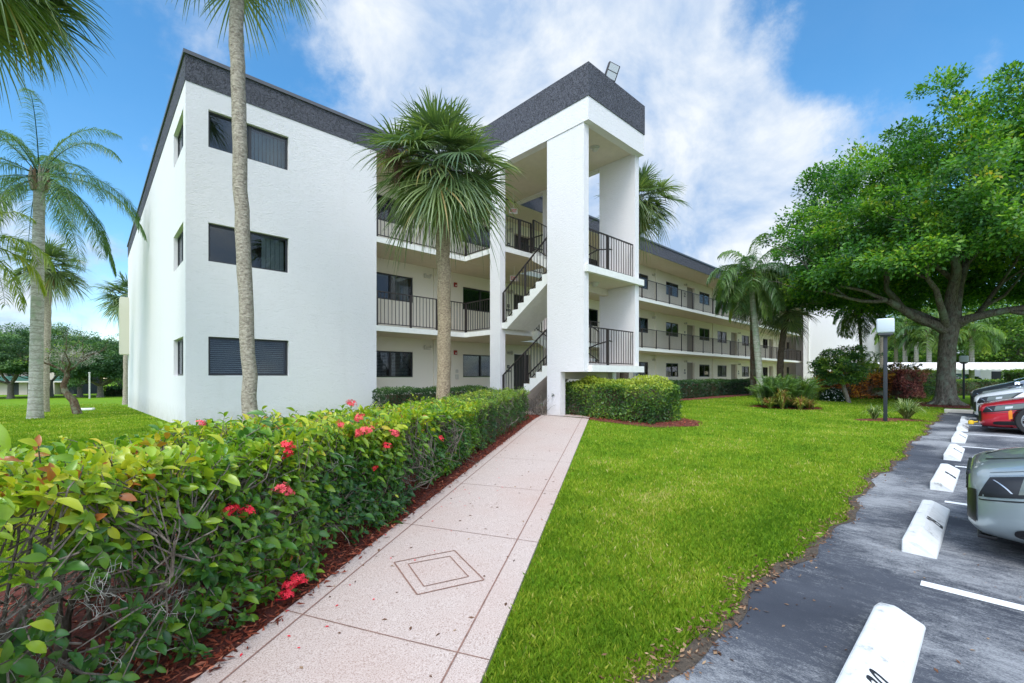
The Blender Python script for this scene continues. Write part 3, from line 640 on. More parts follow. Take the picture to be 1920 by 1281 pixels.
# railings
def rail(p0, p1, posts, name='railing', gap=.128, h=1.07, parent=B, off=.05):
    p0, p1 = Vector(p0), Vector(p1); d = p1-p0; n = max(1, int(round(Vector((d.x, d.y, 0)).length/gap))); m = MB(); up = Vector((0, 0, 1))
    m.bar(p0+up*h, p1+up*h, .045, 'bronze_metal', .03); m.bar(p0+up*(off+.02), p1+up*(off+.02), .03, 'bronze_metal', .025)
    for i in range(n+1):
        q = p0+d*(i/n); m.box(q.x-.008, q.y-.008, q.z+off, q.x+.008, q.y+.008, q.z+h-.01, 'bronze_metal')
    for t_ in posts:
        q = p0+d*t_; m.box(q.x-.028, q.y-.028, q.z-.05, q.x+.028, q.y+.028, q.z+h, 'bronze_metal')
    return m.build(name, parent)
for fz in (F2, F3):
    rail((4.84, .03, fz), (8.30, .03, fz), (.0, .345, .64, 1)); rail((8.30, .0, fz), (8.30, -1.44, fz), (0,))
    for k in range(13):
        a, b = 11.1+k*3.15, 11.1+(k+1)*3.15; rail((a, .03, fz), (b, .03, fz), (0, .5) if k < 12 else (0, .5, 1))
    rail((52.06, .06, fz), (52.06, 1.62, fz), (0,))
for zb, zm in ((F1, 1.72), (F2, 4.47)):
    rail((U0+.13, -1.99, zb+.12), (U0+.13, -4.03, zm+.10), (0, .5, 1)); rail((9.47, -1.99, zb+.12), (9.47, -4.03, zm+.10), (0, 1)); 
for zm, zt in ((1.72, F2), (4.47, F3)): rail((9.76, -4.03, zm+.1), (9.76, -1.99, zt+.12), (0, 1)); rail((U1-.14, -4.03, zm+.1), (U1-.14, -1.99, zt+.12), (0, 1))
rail((U0+.27, -1.90, F3), (9.72, -1.90, F3), (.0, .55, 1))
rail((U1-.1, -1.42, F2), (U1-.1, -.05, F2), (0, 1)); rail((U1-.1, -1.42, F3), (U1-.1, -.05, F3), (0, 1))
for zt in (1.72, 4.47):
    rail((U0+.24, -5.34, zt), (U1-.26, -5.34, zt), (.42,))
    m = MB(); m.tube([(U0+.5, -4.0, zt+.1), (U0+.9, -5.22, zt+.62), (U0+1.5, -5.22, zt+.75)], .02, 'bronze_metal', 8); m.tube([(U0+1.5, -5.22, zt+.75), (U0+1.5, -5.3, zt+.72)], .02, 'bronze_metal', 8); m.build('handrail', B)
m = MB(); m.tube([(.3, 1.0, RT_), (.3, 1.0, RT_+.02)], .03, 'coping_metal', 8); 
# small fittings that hang on the building
def wall_lamp(u, v, z, label, kind='twin'):
    t_ = thing('emergency_light' if kind == 'twin' else 'wall_lamp', label, 'emergency light' if kind == 'twin' else 'wall lamp', (u, v, z))
    m = MB(); m.box(-.14, -.06, -.06, .14, 0, .06, 'fixture_glass'); m.build('housing', t_, bevel=.012)
    if kind == 'twin':
        for s in (-.13, .13): m = MB(); m.lathe([(0, 0), (.04, .0), (.05, .05), (.045, .06), (0, .06)], 'fixture_glass', 12, (s, -.12, .06), 'y'); m.build('lamp_head', t_)
    else: m = MB(); m.lathe([(.09, 0), (.085, .05), (.05, .09), (0, .1)], 'fixture_glass', 16, (0, -.155, 0), 'y'); m.build('shade', t_, smooth=True)
    return t_
FL = {F1: 'ground floor', F2: 'middle floor', F3: 'top floor'}
for fz in (F1, F2): wall_lamp(7.72, 1.698, fz+2.22, 'twin head emergency light on the %s corridor wall beside the white end wall' % FL[fz])
def clamp_(fz, u, what):
    return wall_lamp(u, 1.698, fz+2.2, '%s corridor lamp %s' % (FL[fz], what), 'round')
for fz in (F1, F2, F3):
    clamp_(fz, 12.05, 'beside the door behind the stair flights'); clamp_(fz, 24.75, 'on the wall right of the stair tower'); clamp_(fz, 29.25, 'beside the taupe door nearest the stair tower'); clamp_(fz, 39.5, 'beside the second taupe door from the stair tower')
def plaque(u, v, z, label):
    t_ = thing('room_sign', label, 'sign', (u, v, z)); m = MB(); m.box(-.13, -.015, -.045, .13, 0, .045, 'plaque_dark'); m.build('name_plate', t_); m = MB(); m.box(-.07, -.015, .12, .07, 0, .26, 'plaque_dark'); m.build('number_plate', t_)
    m = MB(); m.box(-.055, -.019, .17, .055, -.0155, .185, 'plaque_white'); m.box(-.055, -.019, .20, .055, -.0155, .21, 'plaque_white'); m.box(-.09, -.019, -.012, .09, -.0155, .012, 'plaque_white'); m.build('white_marks', t_)
for fz in (F1, F2, F3):
    plaque(11.98, 1.698, fz+1.38, 'dark room plates by the %s door behind the stair flights' % FL[fz]); plaque(29.25, 1.698, fz+1.38, 'dark room plates by the %s taupe door nearest the stair tower' % FL[fz]); plaque(39.5, 1.698, fz+1.38, 'dark room plates by the %s second taupe door' % FL[fz])
for fz in (F1, F2):
    t_ = thing('fire_alarm', 'small red fire alarm box on the %s corridor wall beside the dark window' % FL[fz], 'fire alarm', (9.05, 1.698, fz+2.1)); m = MB(); m.box(-.075, -.05, -.09, .075, 0, .09, 'red_paint'); m.build('alarm_box', t_, bevel=.01); m = MB(); m.lathe([(0, 0), (.035, 0), (.03, .02), (0, .02)], 'exit_white', 12, (0, -.07, -.03), 'y'); m.build('strobe', t_)
t_ = thing('utility_box', 'two small pale grey utility boxes on the ground floor corridor wall behind the fan palm', 'utility box', (9.12, 1.698, 1.42)); m = MB(); m.box(-.06, -.05, .12, .06, 0, .26, 'fixture_glass'); m.build('upper_box', t_, bevel=.01); m = MB(); m.box(-.075, -.05, -.14, .075, 0, .06, 'fixture_glass'); m.build('lower_box', t_, bevel=.01)
def textmesh(s, size, mat, name, parent, M4, ext=.0, bold=.0, sx=1):
    c = bpy.data.curves.new(name, 'FONT'); c.body = s; c.size = size; c.align_x = 'CENTER'; c.align_y = 'CENTER'; c.offset = bold; c.extrude = ext; c.space_character = 1.05
    tmp = bpy.data.objects.new('tmp', c); COL.objects.link(tmp); dg = bpy.context.evaluated_depsgraph_get(); me = bpy.data.meshes.new_from_object(tmp.evaluated_get(dg)); bpy.data.objects.remove(tmp)
    for v in me.vertices: v.co.x *= sx
    me.transform(M4); me.materials.clear(); me.materials.append(M[mat]); me.name = name
    o = bpy.data.objects.new(name, me); COL.objects.link(o); o.parent = parent; return o
for fz, zc in ((F2, 5.58), (F3, 8.40)):
    d = {F2: 'middle', F3: 'top'}[fz]
    t_ = thing('exit_sign', 'red EXIT sign hanging from the ceiling on the %s floor beside the stairs' % d, 'sign', ((10.0, -.75, 5.10) if fz == F2 else (10.0, -.70, 7.66)), R(-30)); m = MB(); m.box(-.16, -.02, -.1, .16, .02, .1, 'exit_white'); m.build('panel', t_); m = MB(); m.box(-.01, -.01, .1, .01, .01, (.475 if fz == F2 else .76), 'exit_white'); m.build('bracket', t_)
    textmesh('EXIT', .17, 'exit_red', 'lettering', t_, Matrix.Translation((0, -.024, 0)) @ Matrix.Rotation(R(90), 4, 'X'), .001, .004, .72)
for zt, lb in ((RB+.045, 'round ceiling lamp under the stair tower roof'), (4.47-.195, 'round ceiling lamp under the upper stair landing')):
    t_ = thing('ceiling_lamp', lb, 'ceiling lamp', (9.6, -4.75, zt)); m = MB(); m.lathe([(.0, 0), (.14, 0), (.14, -.03), (.1, -.035)], 'fixture_glass', 24); m.build('base_ring', t_, smooth=True); m = MB(); m.lathe([(.1, -.035), (.1, -.08), (.06, -.12), (0, -.13)], 'fixture_glass', 24); m.build('shade', t_, smooth=True)
t_ = thing('floodlight', 'tilted rectangular floodlight fixed on top of the stair tower parapet', 'floodlight', (9.45, -5.45, 9.93), R(-28))
T = Matrix.Translation((0, 0, .36)) @ Matrix.Rotation(R(16), 4, 'Y') @ Matrix.Rotation(R(12), 4, 'X')
m = MB(); m.box(-.18, -.05, -.24, .18, .06, .24, 'bronze_metal', T); m.build('housing', t_, bevel=.01)
m = MB(); m.box(-.145, -.062, -.19, .145, -.052, .21, 'lens_clear', T); m.box(-.145, -.066, .0, .145, -.061, .02, 'bronze_metal', T); m.build('lens', t_)
m = MB(); m.box(-.05, -.04, 0, .05, .04, .12, 'bronze_metal'); m.bar((-.03, 0, .1), (-.22, 0, .12), .03, 'bronze_metal'); m.tube([(-.22, 0, .12), (-.27, 0, .2), (-.25, 0, .28)], .02, 'bronze_metal', 8); m.build('bracket', t_)
t_ = thing('hose_bib', 'small garden tap on the white stair pillar by the walkway', 'tap', (U0, -4.32, .86)); m = MB(); m.tube([(0, 0, 0), (-.07, 0, 0), (-.09, 0, -.05)], .016, 'hose_green', 8); m.build('spout', t_); m = MB(); m.lathe([(0, 0), (.03, 0), (.03, .01), (0, .01)], 'hose_green', 12, (-.06, 0, .03)); m.build('handle', t_)

# end block of the neighbouring building
E2 = thing('white_block', 'plain white stucco apartment block with dark parapet beyond the far end of the corridors', 'building', (0, 0, 0))
m = MB(); m.box(51.2, -4.9, -.1, 67, -.4, 8.5, 'white_stucco'); m.build('wall', E2); m = MB(); m.box(57.2, -.398, -.1, 66.9, 12, 8.49, 'white_stucco'); m.build('rear_wall', E2)
m = MB(); m.box(51.18, -4.92, 8.5, 67.02, -.38, 9.15, 'grey_stucco'); m.box(57.18, -.38, 8.5, 67.02, 12.02, 9.15, 'grey_stucco'); m.build('parapet_band', E2)
m = MB(); m.tube([(51.14, -.9, 7.7), (51.14, -.9, 2.25), (51.14, -1.0, 1.98), (51.14, -1.3, 1.88), (51.14, -4.4, 1.82)], .06, 'slab_white', 8); m.build('downpipe', E2)
window(E2, 'x', 51.19, -4.2, -2.6, .4, 1.3, inset=-.06)

# ------------------------------------------------------------------ wheel stops
def rotm(name, me_obj): return me_obj
prof = [(-.00, 0), (0, .088), (-.012, .1), (-.075, .105), (-.095, .098), (-.205, .022), (-.21, 0)]
nums = {-1: '30', 0: '29', 1: '28', 2: '27', 3: '26', 4: '25', 5: '24'}
slabels = {-1: 'white concrete wheel stop stencilled 30, closest to the camera', 0: 'white concrete wheel stop stencilled 29, in front of the grey green sedan', 1: 'white concrete wheel stop just past the sedan nose, faint number 28', 2: 'white wheel stop second beyond the grey green sedan, before the small far ones', 3: 'small white wheel stop in the empty stall before the red car', 4: 'white wheel stop right under the nose of the red car', 5: 'far white wheel stop under the nose of the white car'}
stop0 = None
for k in sorted(nums, key=abs):
    t_ = thing('wheel_stop', slabels[k], 'wheel stop', (3.07+2.85*k-(.285 if k == -1 else 0), -12.46, 0), R(random.uniform(-1, 1)), 'numbered concrete wheel stops')
    if stop0 is None:
        m = MB(); L = 1.80; n = 14
        for i in range(n):
            pass
        # lofted block with sloping ends and slightly chipped edges
        secs = [(0, 1), (.06, 1.0), (.5, 1), (.9, 1), (1.35, 1), (L-.12, 1), (L, .72)]
        V = []; nn = len(prof)
        for x, s in secs:
            for (y, z) in prof: V.append((x if not (x == 0 and z > .05) else x+.02, y+random.uniform(-.002, .002), z*s+random.uniform(-.0015, .0015)*(z > .01)))
        fcs = [tuple(range(nn))]+[tuple((len(secs)-1)*nn+i for i in reversed(range(nn)))]
        for i in range(len(secs)-1):
            for j in range(nn-1): fcs.append((i*nn+j, (i+1)*nn+j, (i+1)*nn+j+1, i*nn+j+1))
        me = bpy.data.meshes.new('concrete_block'); me.from_pydata(V, [], fcs); me.materials.append(M['wheel_stop_paint']); me.update()
        bm = bmesh.new(); bm.from_mesh(me); bmesh.ops.recalc_face_normals(bm, faces=bm.faces)
        bmesh.ops.bevel(bm, geom=[e for e in bm.edges if e.calc_face_angle(0) > .5], offset=.009, segments=2, profile=.5, affect='EDGES'); bm.to_mesh(me); bm.free()
        stop0 = me
    ob = bpy.data.objects.new('concrete_block', stop0); COL.objects.link(ob); ob.parent = t_
    # number painted on the face that slopes down towards the car
    a = math.atan2(.076, .11); T = Matrix.Translation((.90, -.150, .0632)) @ Matrix.Rotation(a, 4, 'X')
    textmesh(nums[k], .185, 'stencil_black', 'stencil_number', t_, T, .0008, .0015, .62)

# ------------------------------------------------------------------ cars
def car(name, label, loc, paint_, Ln=4.6, Wd=1.82, hood=.82, roofz=1.45, spokes=7, suv=False, fog=True, grille='black_plastic'):
    """local: nose at y=0 pointing +y, body runs to y=-Ln, x across, z up"""
    root = thing(name, label, 'car', loc, 0)
    HW = Wd/2
    xs = np.array([0, .03, .08, .16, .28, .45, .7, 1.0, 1.3, 1.8, 2.4, 3.0, 3.6, Ln-.5, Ln-.2, Ln-.06, Ln])
    wv = HW*np.array([.70, .80, .865, .915, .95, .97, .985, .995, 1, 1, 1, 1, 1, .985, .94, .86, .76])
    hz_ = np.interp(xs, [0, .03, .08, .16, .28, .5, 1.15, 1.5, 3.3, Ln-.4, Ln-.05, Ln], np.array([.60, .64, .67, .695, .73, .78, .93, .96, 1.0, .99, .90, .78])*hood/.82)
    lz = np.interp(xs, [0, .08, .3, .6, Ln-.5, Ln], [.19, .135, .115, .12, .2, .35])+(.08 if suv else 0)
    def sec(x, n=28):
        w = np.interp(x, xs, wv); zt = np.interp(x, xs, hz_); zl = np.interp(x, xs, lz); zm = zl+(zt-zl)*.56
        P = []
        for i in range(n+1):
            th = -math.pi/2+math.pi*i/n; c, s_ = math.cos(th), math.sin(th)
            e = .42; yy = w*abs(c)**e
            zz = zm+(zt-zm)*abs(s_)**(.62) if s_ > 0 else zm-(zm-zl)*abs(s_)**.5
            if s_ > 0: yy = w*(abs(c)**.50)*(1-.04*s_)
            P.append((yy, zz))
        return P
    def surf(x, th, side=-1, off=.004):     # th 0..1 from bottom to top centre
        n = 28; P = sec(x, n); f = th*n; i = min(int(f), n-1); r = f-i
        y, z = P[i][0]*(1-r)+P[i+1][0]*r, P[i][1]*(1-r)+P[i+1][1]*r
        return Vector((side*(y), -x, z))
    xx = np.unique(np.concatenate([xs, np.arange(0, Ln, .12)])); n = 28; V = []; Fc = []
    for x in xx:
        P = sec(x, n); ring = [(-p[0], -x, p[1]) for p in P]+[(p[0], -x, p[1]) for p in reversed(P[:-1])]
        V += ring
    R_ = 2*n+1
    for i in range(len(xx)-1):
        for j in range(R_-1): a = i*R_+j; Fc.append((a, a+1, a+R_+1, a+R_))
        Fc.append((i*R_+R_-1, i*R_, (i+1)*R_, (i+1)*R_+R_-1))
    Fc.append(tuple(range(R_))); Fc.append(tuple((len(xx)-1)*R_+j for j in reversed(range(R_))))
    me = bpy.data.meshes.new('body'); me.from_pydata(V, [], Fc); me.materials.append(M[paint_])
    bm = bmesh.new(); bm.from_mesh(me); bmesh.ops.remove_doubles(bm, verts=bm.verts, dist=1e-4); bmesh.ops.recalc_face_normals(bm, faces=bm.faces); bm.to_mesh(me); bm.free()
    WR = .34 if not suv else .37; wx = (.93, Ln-.98)
    body = bpy.data.objects.new('body', me); COL.objects.link(body); body.parent = root
    # cut the wheel arches
    m = MB()
    for w_ in wx:
        for s in (-1, 1): m.lathe([(0, 0), (WR+.055, 0), (WR+.055, .5), (0, .5)], 'black_plastic', 40, (s*(HW-.24) if s > 0 else -HW-.26, -w_, WR), 'x')
    cut = m.build('cut'); bm = bmesh.new(); bm.from_mesh(cut.data); bmesh.ops.remove_doubles(bm, verts=bm.verts, dist=1e-5); bmesh.ops.recalc_face_normals(bm, faces=bm.faces); bm.to_mesh(cut.data); bm.free()
    body.parent = None
    mod = body.modifiers.new('b', 'BOOLEAN'); mod.object = cut; mod.operation = 'DIFFERENCE'; mod.solver = 'EXACT'
    dg = bpy.context.evaluated_depsgraph_get(); nm = bpy.data.meshes.new_from_object(body.evaluated_get(dg)); body.modifiers.clear(); body.data = nm; bpy.data.objects.remove(cut); body.parent = root
    if len(nm.materials) < 2: nm.materials.append(M['black_plastic'])
    nm.polygons.foreach_set('use_smooth', [True]*len(nm.polygons)); nm.set_sharp_from_angle(angle=R(40)); nm.name = 'body'
    # greenhouse
    gx = [1.12 if not suv else 1.0, 1.9, 2.5, 3.3, Ln-.62 if not suv else Ln-.15]; gz = np.array([hood*1.13, roofz-.06, roofz, roofz-.02, hood*1.22 if not suv else roofz-.45])
    xg = np.linspace(gx[0], gx[-1], 26); V = []; Fc = []; n2 = 12; mi = []
    for x in xg:
        zt = np.interp(x, gx, gz); zb = np.interp(x, xs, hz_)-.12; w0 = HW*.93; w1 = HW*.70
        tp = (zt-zb)/(roofz-zb); ring = []
        for j in range(n2+1):
            q = j/n2; a = q*math.pi; c = math.cos(a); s_ = math.sin(a)
            yv = -(w0+(w1-w0)*(abs(s_)**.7)*tp)*(1 if c >= 0 else -1)*abs(c)**.38; ring.append((yv, -x, zb+(zt-zb)*abs(s_)**.55))
        V += ring
    for i in range(len(xg)-1):
        for j in range(n2): a = i*(n2+1)+j; Fc.append((a, a+1, a+n2+2, a+n2+1)); mid = 2 < j < n2-3; mi.append(0 if (mid and gx[1]-.1 < xg[i] < gx[3]) else 1)
    Fc.append(tuple(range(n2+1))); mi.append(1); Fc.append(tuple((len(xg)-1)*(n2+1)+j for j in reversed(range(n2+1)))); mi.append(1)
    me = bpy.data.meshes.new('windows'); me.from_pydata(V, [], Fc); me.materials.append(M[paint_]); me.materials.append(M['car_glass']); me.polygons.foreach_set('material_index', mi); me.polygons.foreach_set('use_smooth', [True]*len(Fc)); me.update()
    g = bpy.data.objects.new('cabin', me); COL.objects.link(g); g.parent = root
    # patches laid a few mm off the body
    def patch(nm_, pts, mat, side, off=.006, nn=8, th=.0):
        """pts: 4 corners (x, th)"""
        m = MB(); G = {}
        c = Vector((0, -1.2, .55))
        for i in range(nn+1):
            for j in range(nn+1):
                a, b = i/nn, j/nn; x = (pts[0][0]*(1-a)+pts[1][0]*a)*(1-b)+(pts[3][0]*(1-a)+pts[2][0]*a)*b; th_ = (pts[0][1]*(1-a)+pts[1][1]*a)*(1-b)+(pts[3][1]*(1-a)+pts[2][1]*a)*b
                p = surf(max(x, 0.001), th_, side); d1 = surf(max(x, .001)+.02, th_, side)-p; d2 = surf(max(x, .001), min(th_+.02, 1), side)-p; nrm = d1.cross(d2)
                nrm = nrm.normalized() if nrm.length > 1e-9 else Vector((side, 0, 0))
                if nrm.dot(p-c) < 0: nrm = -nrm
                G[i, j] = p+nrm*off
        for i in range(nn):
            for j in range(nn): m.face([G[i, j], G[i+1, j], G[i+1, j+1], G[i, j+1]], mat)
        return m.build(nm_, root, smooth=60)
    def oval(nm_, xc, tc_, rx, rt, mat, side, off=.008, n=28):
        m = MB(); c = surf(xc, tc_, side); ring = []
        for i in range(n):
            a = 2*math.pi*i/n; ca_, sa_ = math.cos(a), math.sin(a); x = xc+rx*math.copysign(abs(ca_)**.6, ca_)*(1 if ca_ > 0 else .8); th_ = tc_+rt*math.copysign(abs(sa_)**.6, sa_); ring.append((max(.002, x), th_))
        out_ = lambda q: surf(*q, side)+Vector((side*off, off*.7, 0))
        for k0, k1 in ((0, .34), (.34, .67), (.67, 1)):
            for i in range(n):
                j = (i+1) % n; L2 = lambda q, k: (xc+(q[0]-xc)*k, tc_+(q[1]-tc_)*k)
                m.face([out_(L2(ring[i], k0)), out_(L2(ring[i], k1)), out_(L2(ring[j], k1)), out_(L2(ring[j], k0))] if k0 else [out_((xc, tc_)), out_(L2(ring[i], k1)), out_(L2(ring[j], k1))], mat)
        return m.build(nm_, root, smooth=60)
    for s in (-1, 1):
        h = patch('headlight', [(.06, .52), (.74, .53), (.98, .66), (.12, .685)], 'black_plastic', s, .006, 12)
        q = patch('headlight_lens', [(.26, .535), (.72, .545), (.88, .645), (.29, .665)], 'lens_dark', s, .011, 10); q.parent = h
        q = patch('reflector', [(.44, .56), (.56, .562), (.57, .605), (.445, .61)], 'lens_clear', s, .014, 4); q.parent = h
        q = patch('headlight_trim', [(.135, .65), (.145, .65), (.235, .54), (.225, .54)], 'chrome', s, .012, 4); q.parent = h
        q = patch('headlight_trim', [(.12, .695), (1.0, .672), (1.0, .678), (.12, .702)], 'chrome', s, .009, 10); q.parent = h
        oval('bumper_intake', .46, .365, .27, .055, 'black_plastic', s)
        patch('intake_bar', [(.27, .36), (.66, .37), (.66, .38), (.27, .372)], 'rubber', s, .012, 6)
        patch('bumper_seam', [(.02, .505), (.85, .515), (.85, .52), (.02, .51)], 'black_plastic', s, .004, 14)
        patch('lower_valance', [(.10, .17), (.55, .17), (.55, .20), (.10, .20)], 'black_plastic', s, .008)
        patch('grille_side', [(.0, .38), (.05, .38), (.05, .56), (.0, .58)], 'black_plastic', s, .008, 4)
        patch('bonnet_edge', [(.12, .745), (1.15, .715), (1.15, .719), (.12, .75)], 'black_plastic', s, .004, 14)
        patch('side_marker', [(.50, .45), (.56, .46), (.55, .54), (.49, .52)], 'amber_lens', s, .006, 3)
        for x in (1.25, 2.25, 3.25): patch('door_seam', [(x, .22), (x+.012, .22), (x+.012, .70), (x, .70)], 'black_plastic', s, .003, 6)
        patch('hood_seam', [(.10, .97), (1.0, .80), (1.0, .806), (.10, .98)], 'black_plastic', s, .004, 16)
        patch('tail_light', [(Ln-.35, .58), (Ln-.03, .58), (Ln-.03, .70), (Ln-.3, .68)], 'red_paint', s, .006, 4)
    m = MB(); m.box(-.42*Wd/1.8, -.02, .44*hood/.82, .42*Wd/1.8, .012, .60*hood/.82, grille)
    for i in range(4): m.box(-.41, .012, (.455+i*.036)*hood/.82, .41, .018, (.463+i*.036)*hood/.82, 'chrome')
    m.build('grille', root, bevel=.004)
    m = MB(); m.box(-.45, -.02, .27, .45, .008, .36, 'black_plastic'); m.build('lower_grille', root, bevel=.004)
    m = MB(); m.box(-HW*.66, -.16, .115, HW*.66, -.05, .145, 'black_plastic'); m.build('front_lip', root, bevel=.006)
    # wheels
    def wheel(x, side):
        w = thing('wheel', None, None, (side*(HW-.11), -x, WR)); w.parent = root
        m = MB(); sg = side
        m.lathe([(WR*.70, -.11), (WR*.93, -.115), (WR, -.09), (WR, .09), (WR*.93, .115), (WR*.70, .11), (WR*.68, .0), (WR*.70, -.11)], 'rubber', 40, (0, 0, 0), 'x'); m.build('tyre', w, smooth=50)
        m = MB(); m.lathe([(WR*.70, -.105*sg*-1), (WR*.66, .095*sg), (WR*.62, .03*sg), (WR*.62, -.09*sg)], 'alloy', 40, (0, 0, 0), 'x')
        m.lathe([(WR*.70, .108*sg), (WR*.645, .112*sg), (WR*.63, .06*sg)], 'alloy', 40, (0, 0, 0), 'x')
        m.lathe([(0, .085*sg), (WR*.16, .085*sg), (WR*.2, .06*sg), (WR*.2, -.03*sg)], 'alloy', 24, (0, 0, 0), 'x')
        for i in range(spokes):
            a = 2*math.pi*i/spokes+.2
            for da in (-.11, .11):
                d = Vector((0, math.cos(a+da), math.sin(a+da))); d0 = Vector((0, math.cos(a), math.sin(a))); m.bar(d0*WR*.14+Vector((.075*sg, 0, 0)), d*WR*.66+Vector((.085*sg, 0, 0)), .03, 'alloy', .026)
        m.lathe([(0, .0), (WR*.6, .0)], 'black_plastic', 24, (-.02*sg, 0, 0), 'x'); m.build('rim', w, smooth=35)
    for x in wx:
        for s in (-1, 1): wheel(x, s)
    # mirrors
    for s in (-1, 1): m = MB(); m.box(s*(HW-.03), -1.62, hood*1.12, s*(HW+.17), -1.5, hood*1.12+.13, paint_); m.build('mirror', root, bevel=.03)
    return root
car('parked_sedan', 'grey green sedan parked closest to the camera, nose over wheel stop 29', (4.12, -12.83, 0), 'grey_green_paint', Ln=4.85, Wd=1.86, hood=.84)
car('parked_sedan', 'dark red sedan with silver spoked wheel, parked just past the empty stalls', (15.35, -12.86, 0), 'red_car_paint', Ln=4.6, Wd=1.82, hood=.86, spokes=9)
car('parked_suv', 'white crossover parked between the red sedan and the dark one', (18.2, -12.75, 0), 'white_car_paint', Ln=4.6, Wd=1.86, hood=1.02, roofz=1.66, suv=True)
car('parked_suv', 'dark blue grey crossover at the far end of the parked row', (21.0, -12.65, 0), 'dark_car_paint', Ln=4.6, Wd=1.86, hood=1.14, roofz=1.7, suv=True)
t_ = thing('yellow_cap', 'small yellow plastic cap at the front corner of the red sedan', 'cap', (14.7, -12.72, .23)); m = MB(); m.lathe([(0, -.05), (.05, -.045), (.06, .0), (.045, .045), (0, .055)], 'yellow_plastic', 12); m.build('cap_shell', t_, smooth=True); m = MB(); m.tube([(0, 0, 0), (.05, -.12, .02)], .02, 'yellow_plastic', 8); m.build('cap_stem', t_)

# ------------------------------------------------------------------ vegetation builders
def fan_palm(name, label, base, top, crown_r, mat='palm_bark', r0=.17, r1=.13, nf=40, nseg=34, leaf='palm_leaf', bend=None, seed=1, dead=0, group=None, elmin=-55, segw=.016, boots=True):
    g = np.random.default_rng(seed); base = Vector(base); top = Vector(top)
    t_ = thing(name, label, 'palm tree', base, group=group); o = -base
    m = MB(); n = 26; pts = []; rr = []
    for i in range(n):
        f = i/(n-1); p = base.lerp(top, f); 
        if bend: p = p+Vector(bend)*math.sin(math.pi*f)
        p = p+Vector((g.normal()*.008, g.normal()*.008, 0))
        pts.append(p-base); rr.append((r0+(r1-r0)*f)*(1+.25*math.exp(-f*22))*(1+g.normal()*.02))
    m.tube(pts, rr, mat, 14, jitter=.035); m.build('trunk', t_, smooth=60)
    if boots:
        m = MB()
        for i in range(18):
            a = g.uniform(0, 6.28); h = g.uniform(-.45, .0); rad = r1*1.0; c = top-base+Vector((math.cos(a)*rad, math.sin(a)*rad, h)); e = c+Vector((math.cos(a)*.13, math.sin(a)*.13, .16)); m.bar(c, e, .035, 'palm_bark_tan', .015)
        m.build('leaf_bases', t_)
    C = []; Wd = []; rn = []; Bn = []; pet = MB(); ctr = np.array(top-base)+np.array([0, 0, .1])
    for k in range(nf):
        f = (k+.5)/nf; az = k*2.39996+g.normal()*.15; el = R(82-(82-elmin)*(f**.85))+g.normal()*.08
        d = np.array([math.cos(az)*math.cos(el), math.sin(az)*math.cos(el), math.sin(el)])
        lp = crown_r*g.uniform(.22, .58); side = np.array([-math.sin(az), math.cos(az), 0]); upv = np.cross(d, side)*-1
        if upv[2] < 0: upv = -upv
        # petiole arcs slightly downward
        ps = [ctr+d*lp*q-np.array([0, 0, .16*lp])*q*q for q in (0, .35, .7, 1)]
        pet.tube([tuple(p) for p in ps], [.016, .013, .011, .010], leaf, 4, cap=False)
        hub = ps[-1]; dd = unit(ps[-1]-ps[-2]); side2 = side; nrm = unit(np.cross(side2, dd)); 
        if nrm[2] < 0: nrm = -nrm
        L0 = crown_r*g.uniform(.52, .66); tw = g.normal()*.25; side2 = side2*math.cos(tw)+nrm*math.sin(tw)
        old = max(0, (f-.55)/.45)
        hue = g.uniform(.15, .62)+(.22*old)
        for j in range(nseg):
            a = (j/(nseg-1)-.5)*R(215); sd_ = dd*math.cos(a)+side2*math.sin(a)+nrm*(.22*abs(math.sin(a))-.05); sd_ = unit(sd_)
            L = L0*(.62+.38*math.cos(a*.62))*g.uniform(.92, 1.06); dr = g.uniform(.10, .34)*(1+.9*old)
            tt = np.array([0, .3, .58, .8, 1.])
            pth = hub[None]+sd_[None]*L*tt[:, None]*(1-.10*tt[:, None]**2)-np.array([0, 0, 1.])[None]*L*dr*(tt[:, None]**2.6)+g.normal(size=3)[None]*.03*tt[:, None]**2
            C.append(pth); Wd.append(segw*1.2*(.9 if L > L0*.8 else .75)*crown_r/1.7); rn.append(min(1, max(0, hue+g.normal()*.09+(.35 if g.random() < .05 else 0)))); Bn.append(np.cross(sd_, nrm+g.normal(size=3)*.35))
    pet.build('petioles', t_)
    strips('fronds', np.array(C), np.array(Wd), np.array(rn), leaf, t_, B=np.array(Bn), wprof=[.55, 1, .85, .5, .06])
    if dead:
        C = []; Wd = []; rn = []
        for k in range(dead):
            az = g.uniform(0, 6.28); hub = ctr+np.array([math.cos(az)*.35, math.sin(az)*.35, -.35])
            for j in range(16):
                a = az+g.uniform(-.5, .5); L = crown_r*g.uniform(.4, .7); tt = np.linspace(0, 1, 5); C.append(hub[None]+np.stack([np.cos(a)*.28*tt*L, np.sin(a)*.28*tt*L, -tt*L], -1)); Wd.append(.014); rn.append(g.random())
        strips('dead_fronds', np.array(C), np.array(Wd), np.array(rn), 'litter', t_, B=g.normal(size=(len(C), 3)))
    return t_
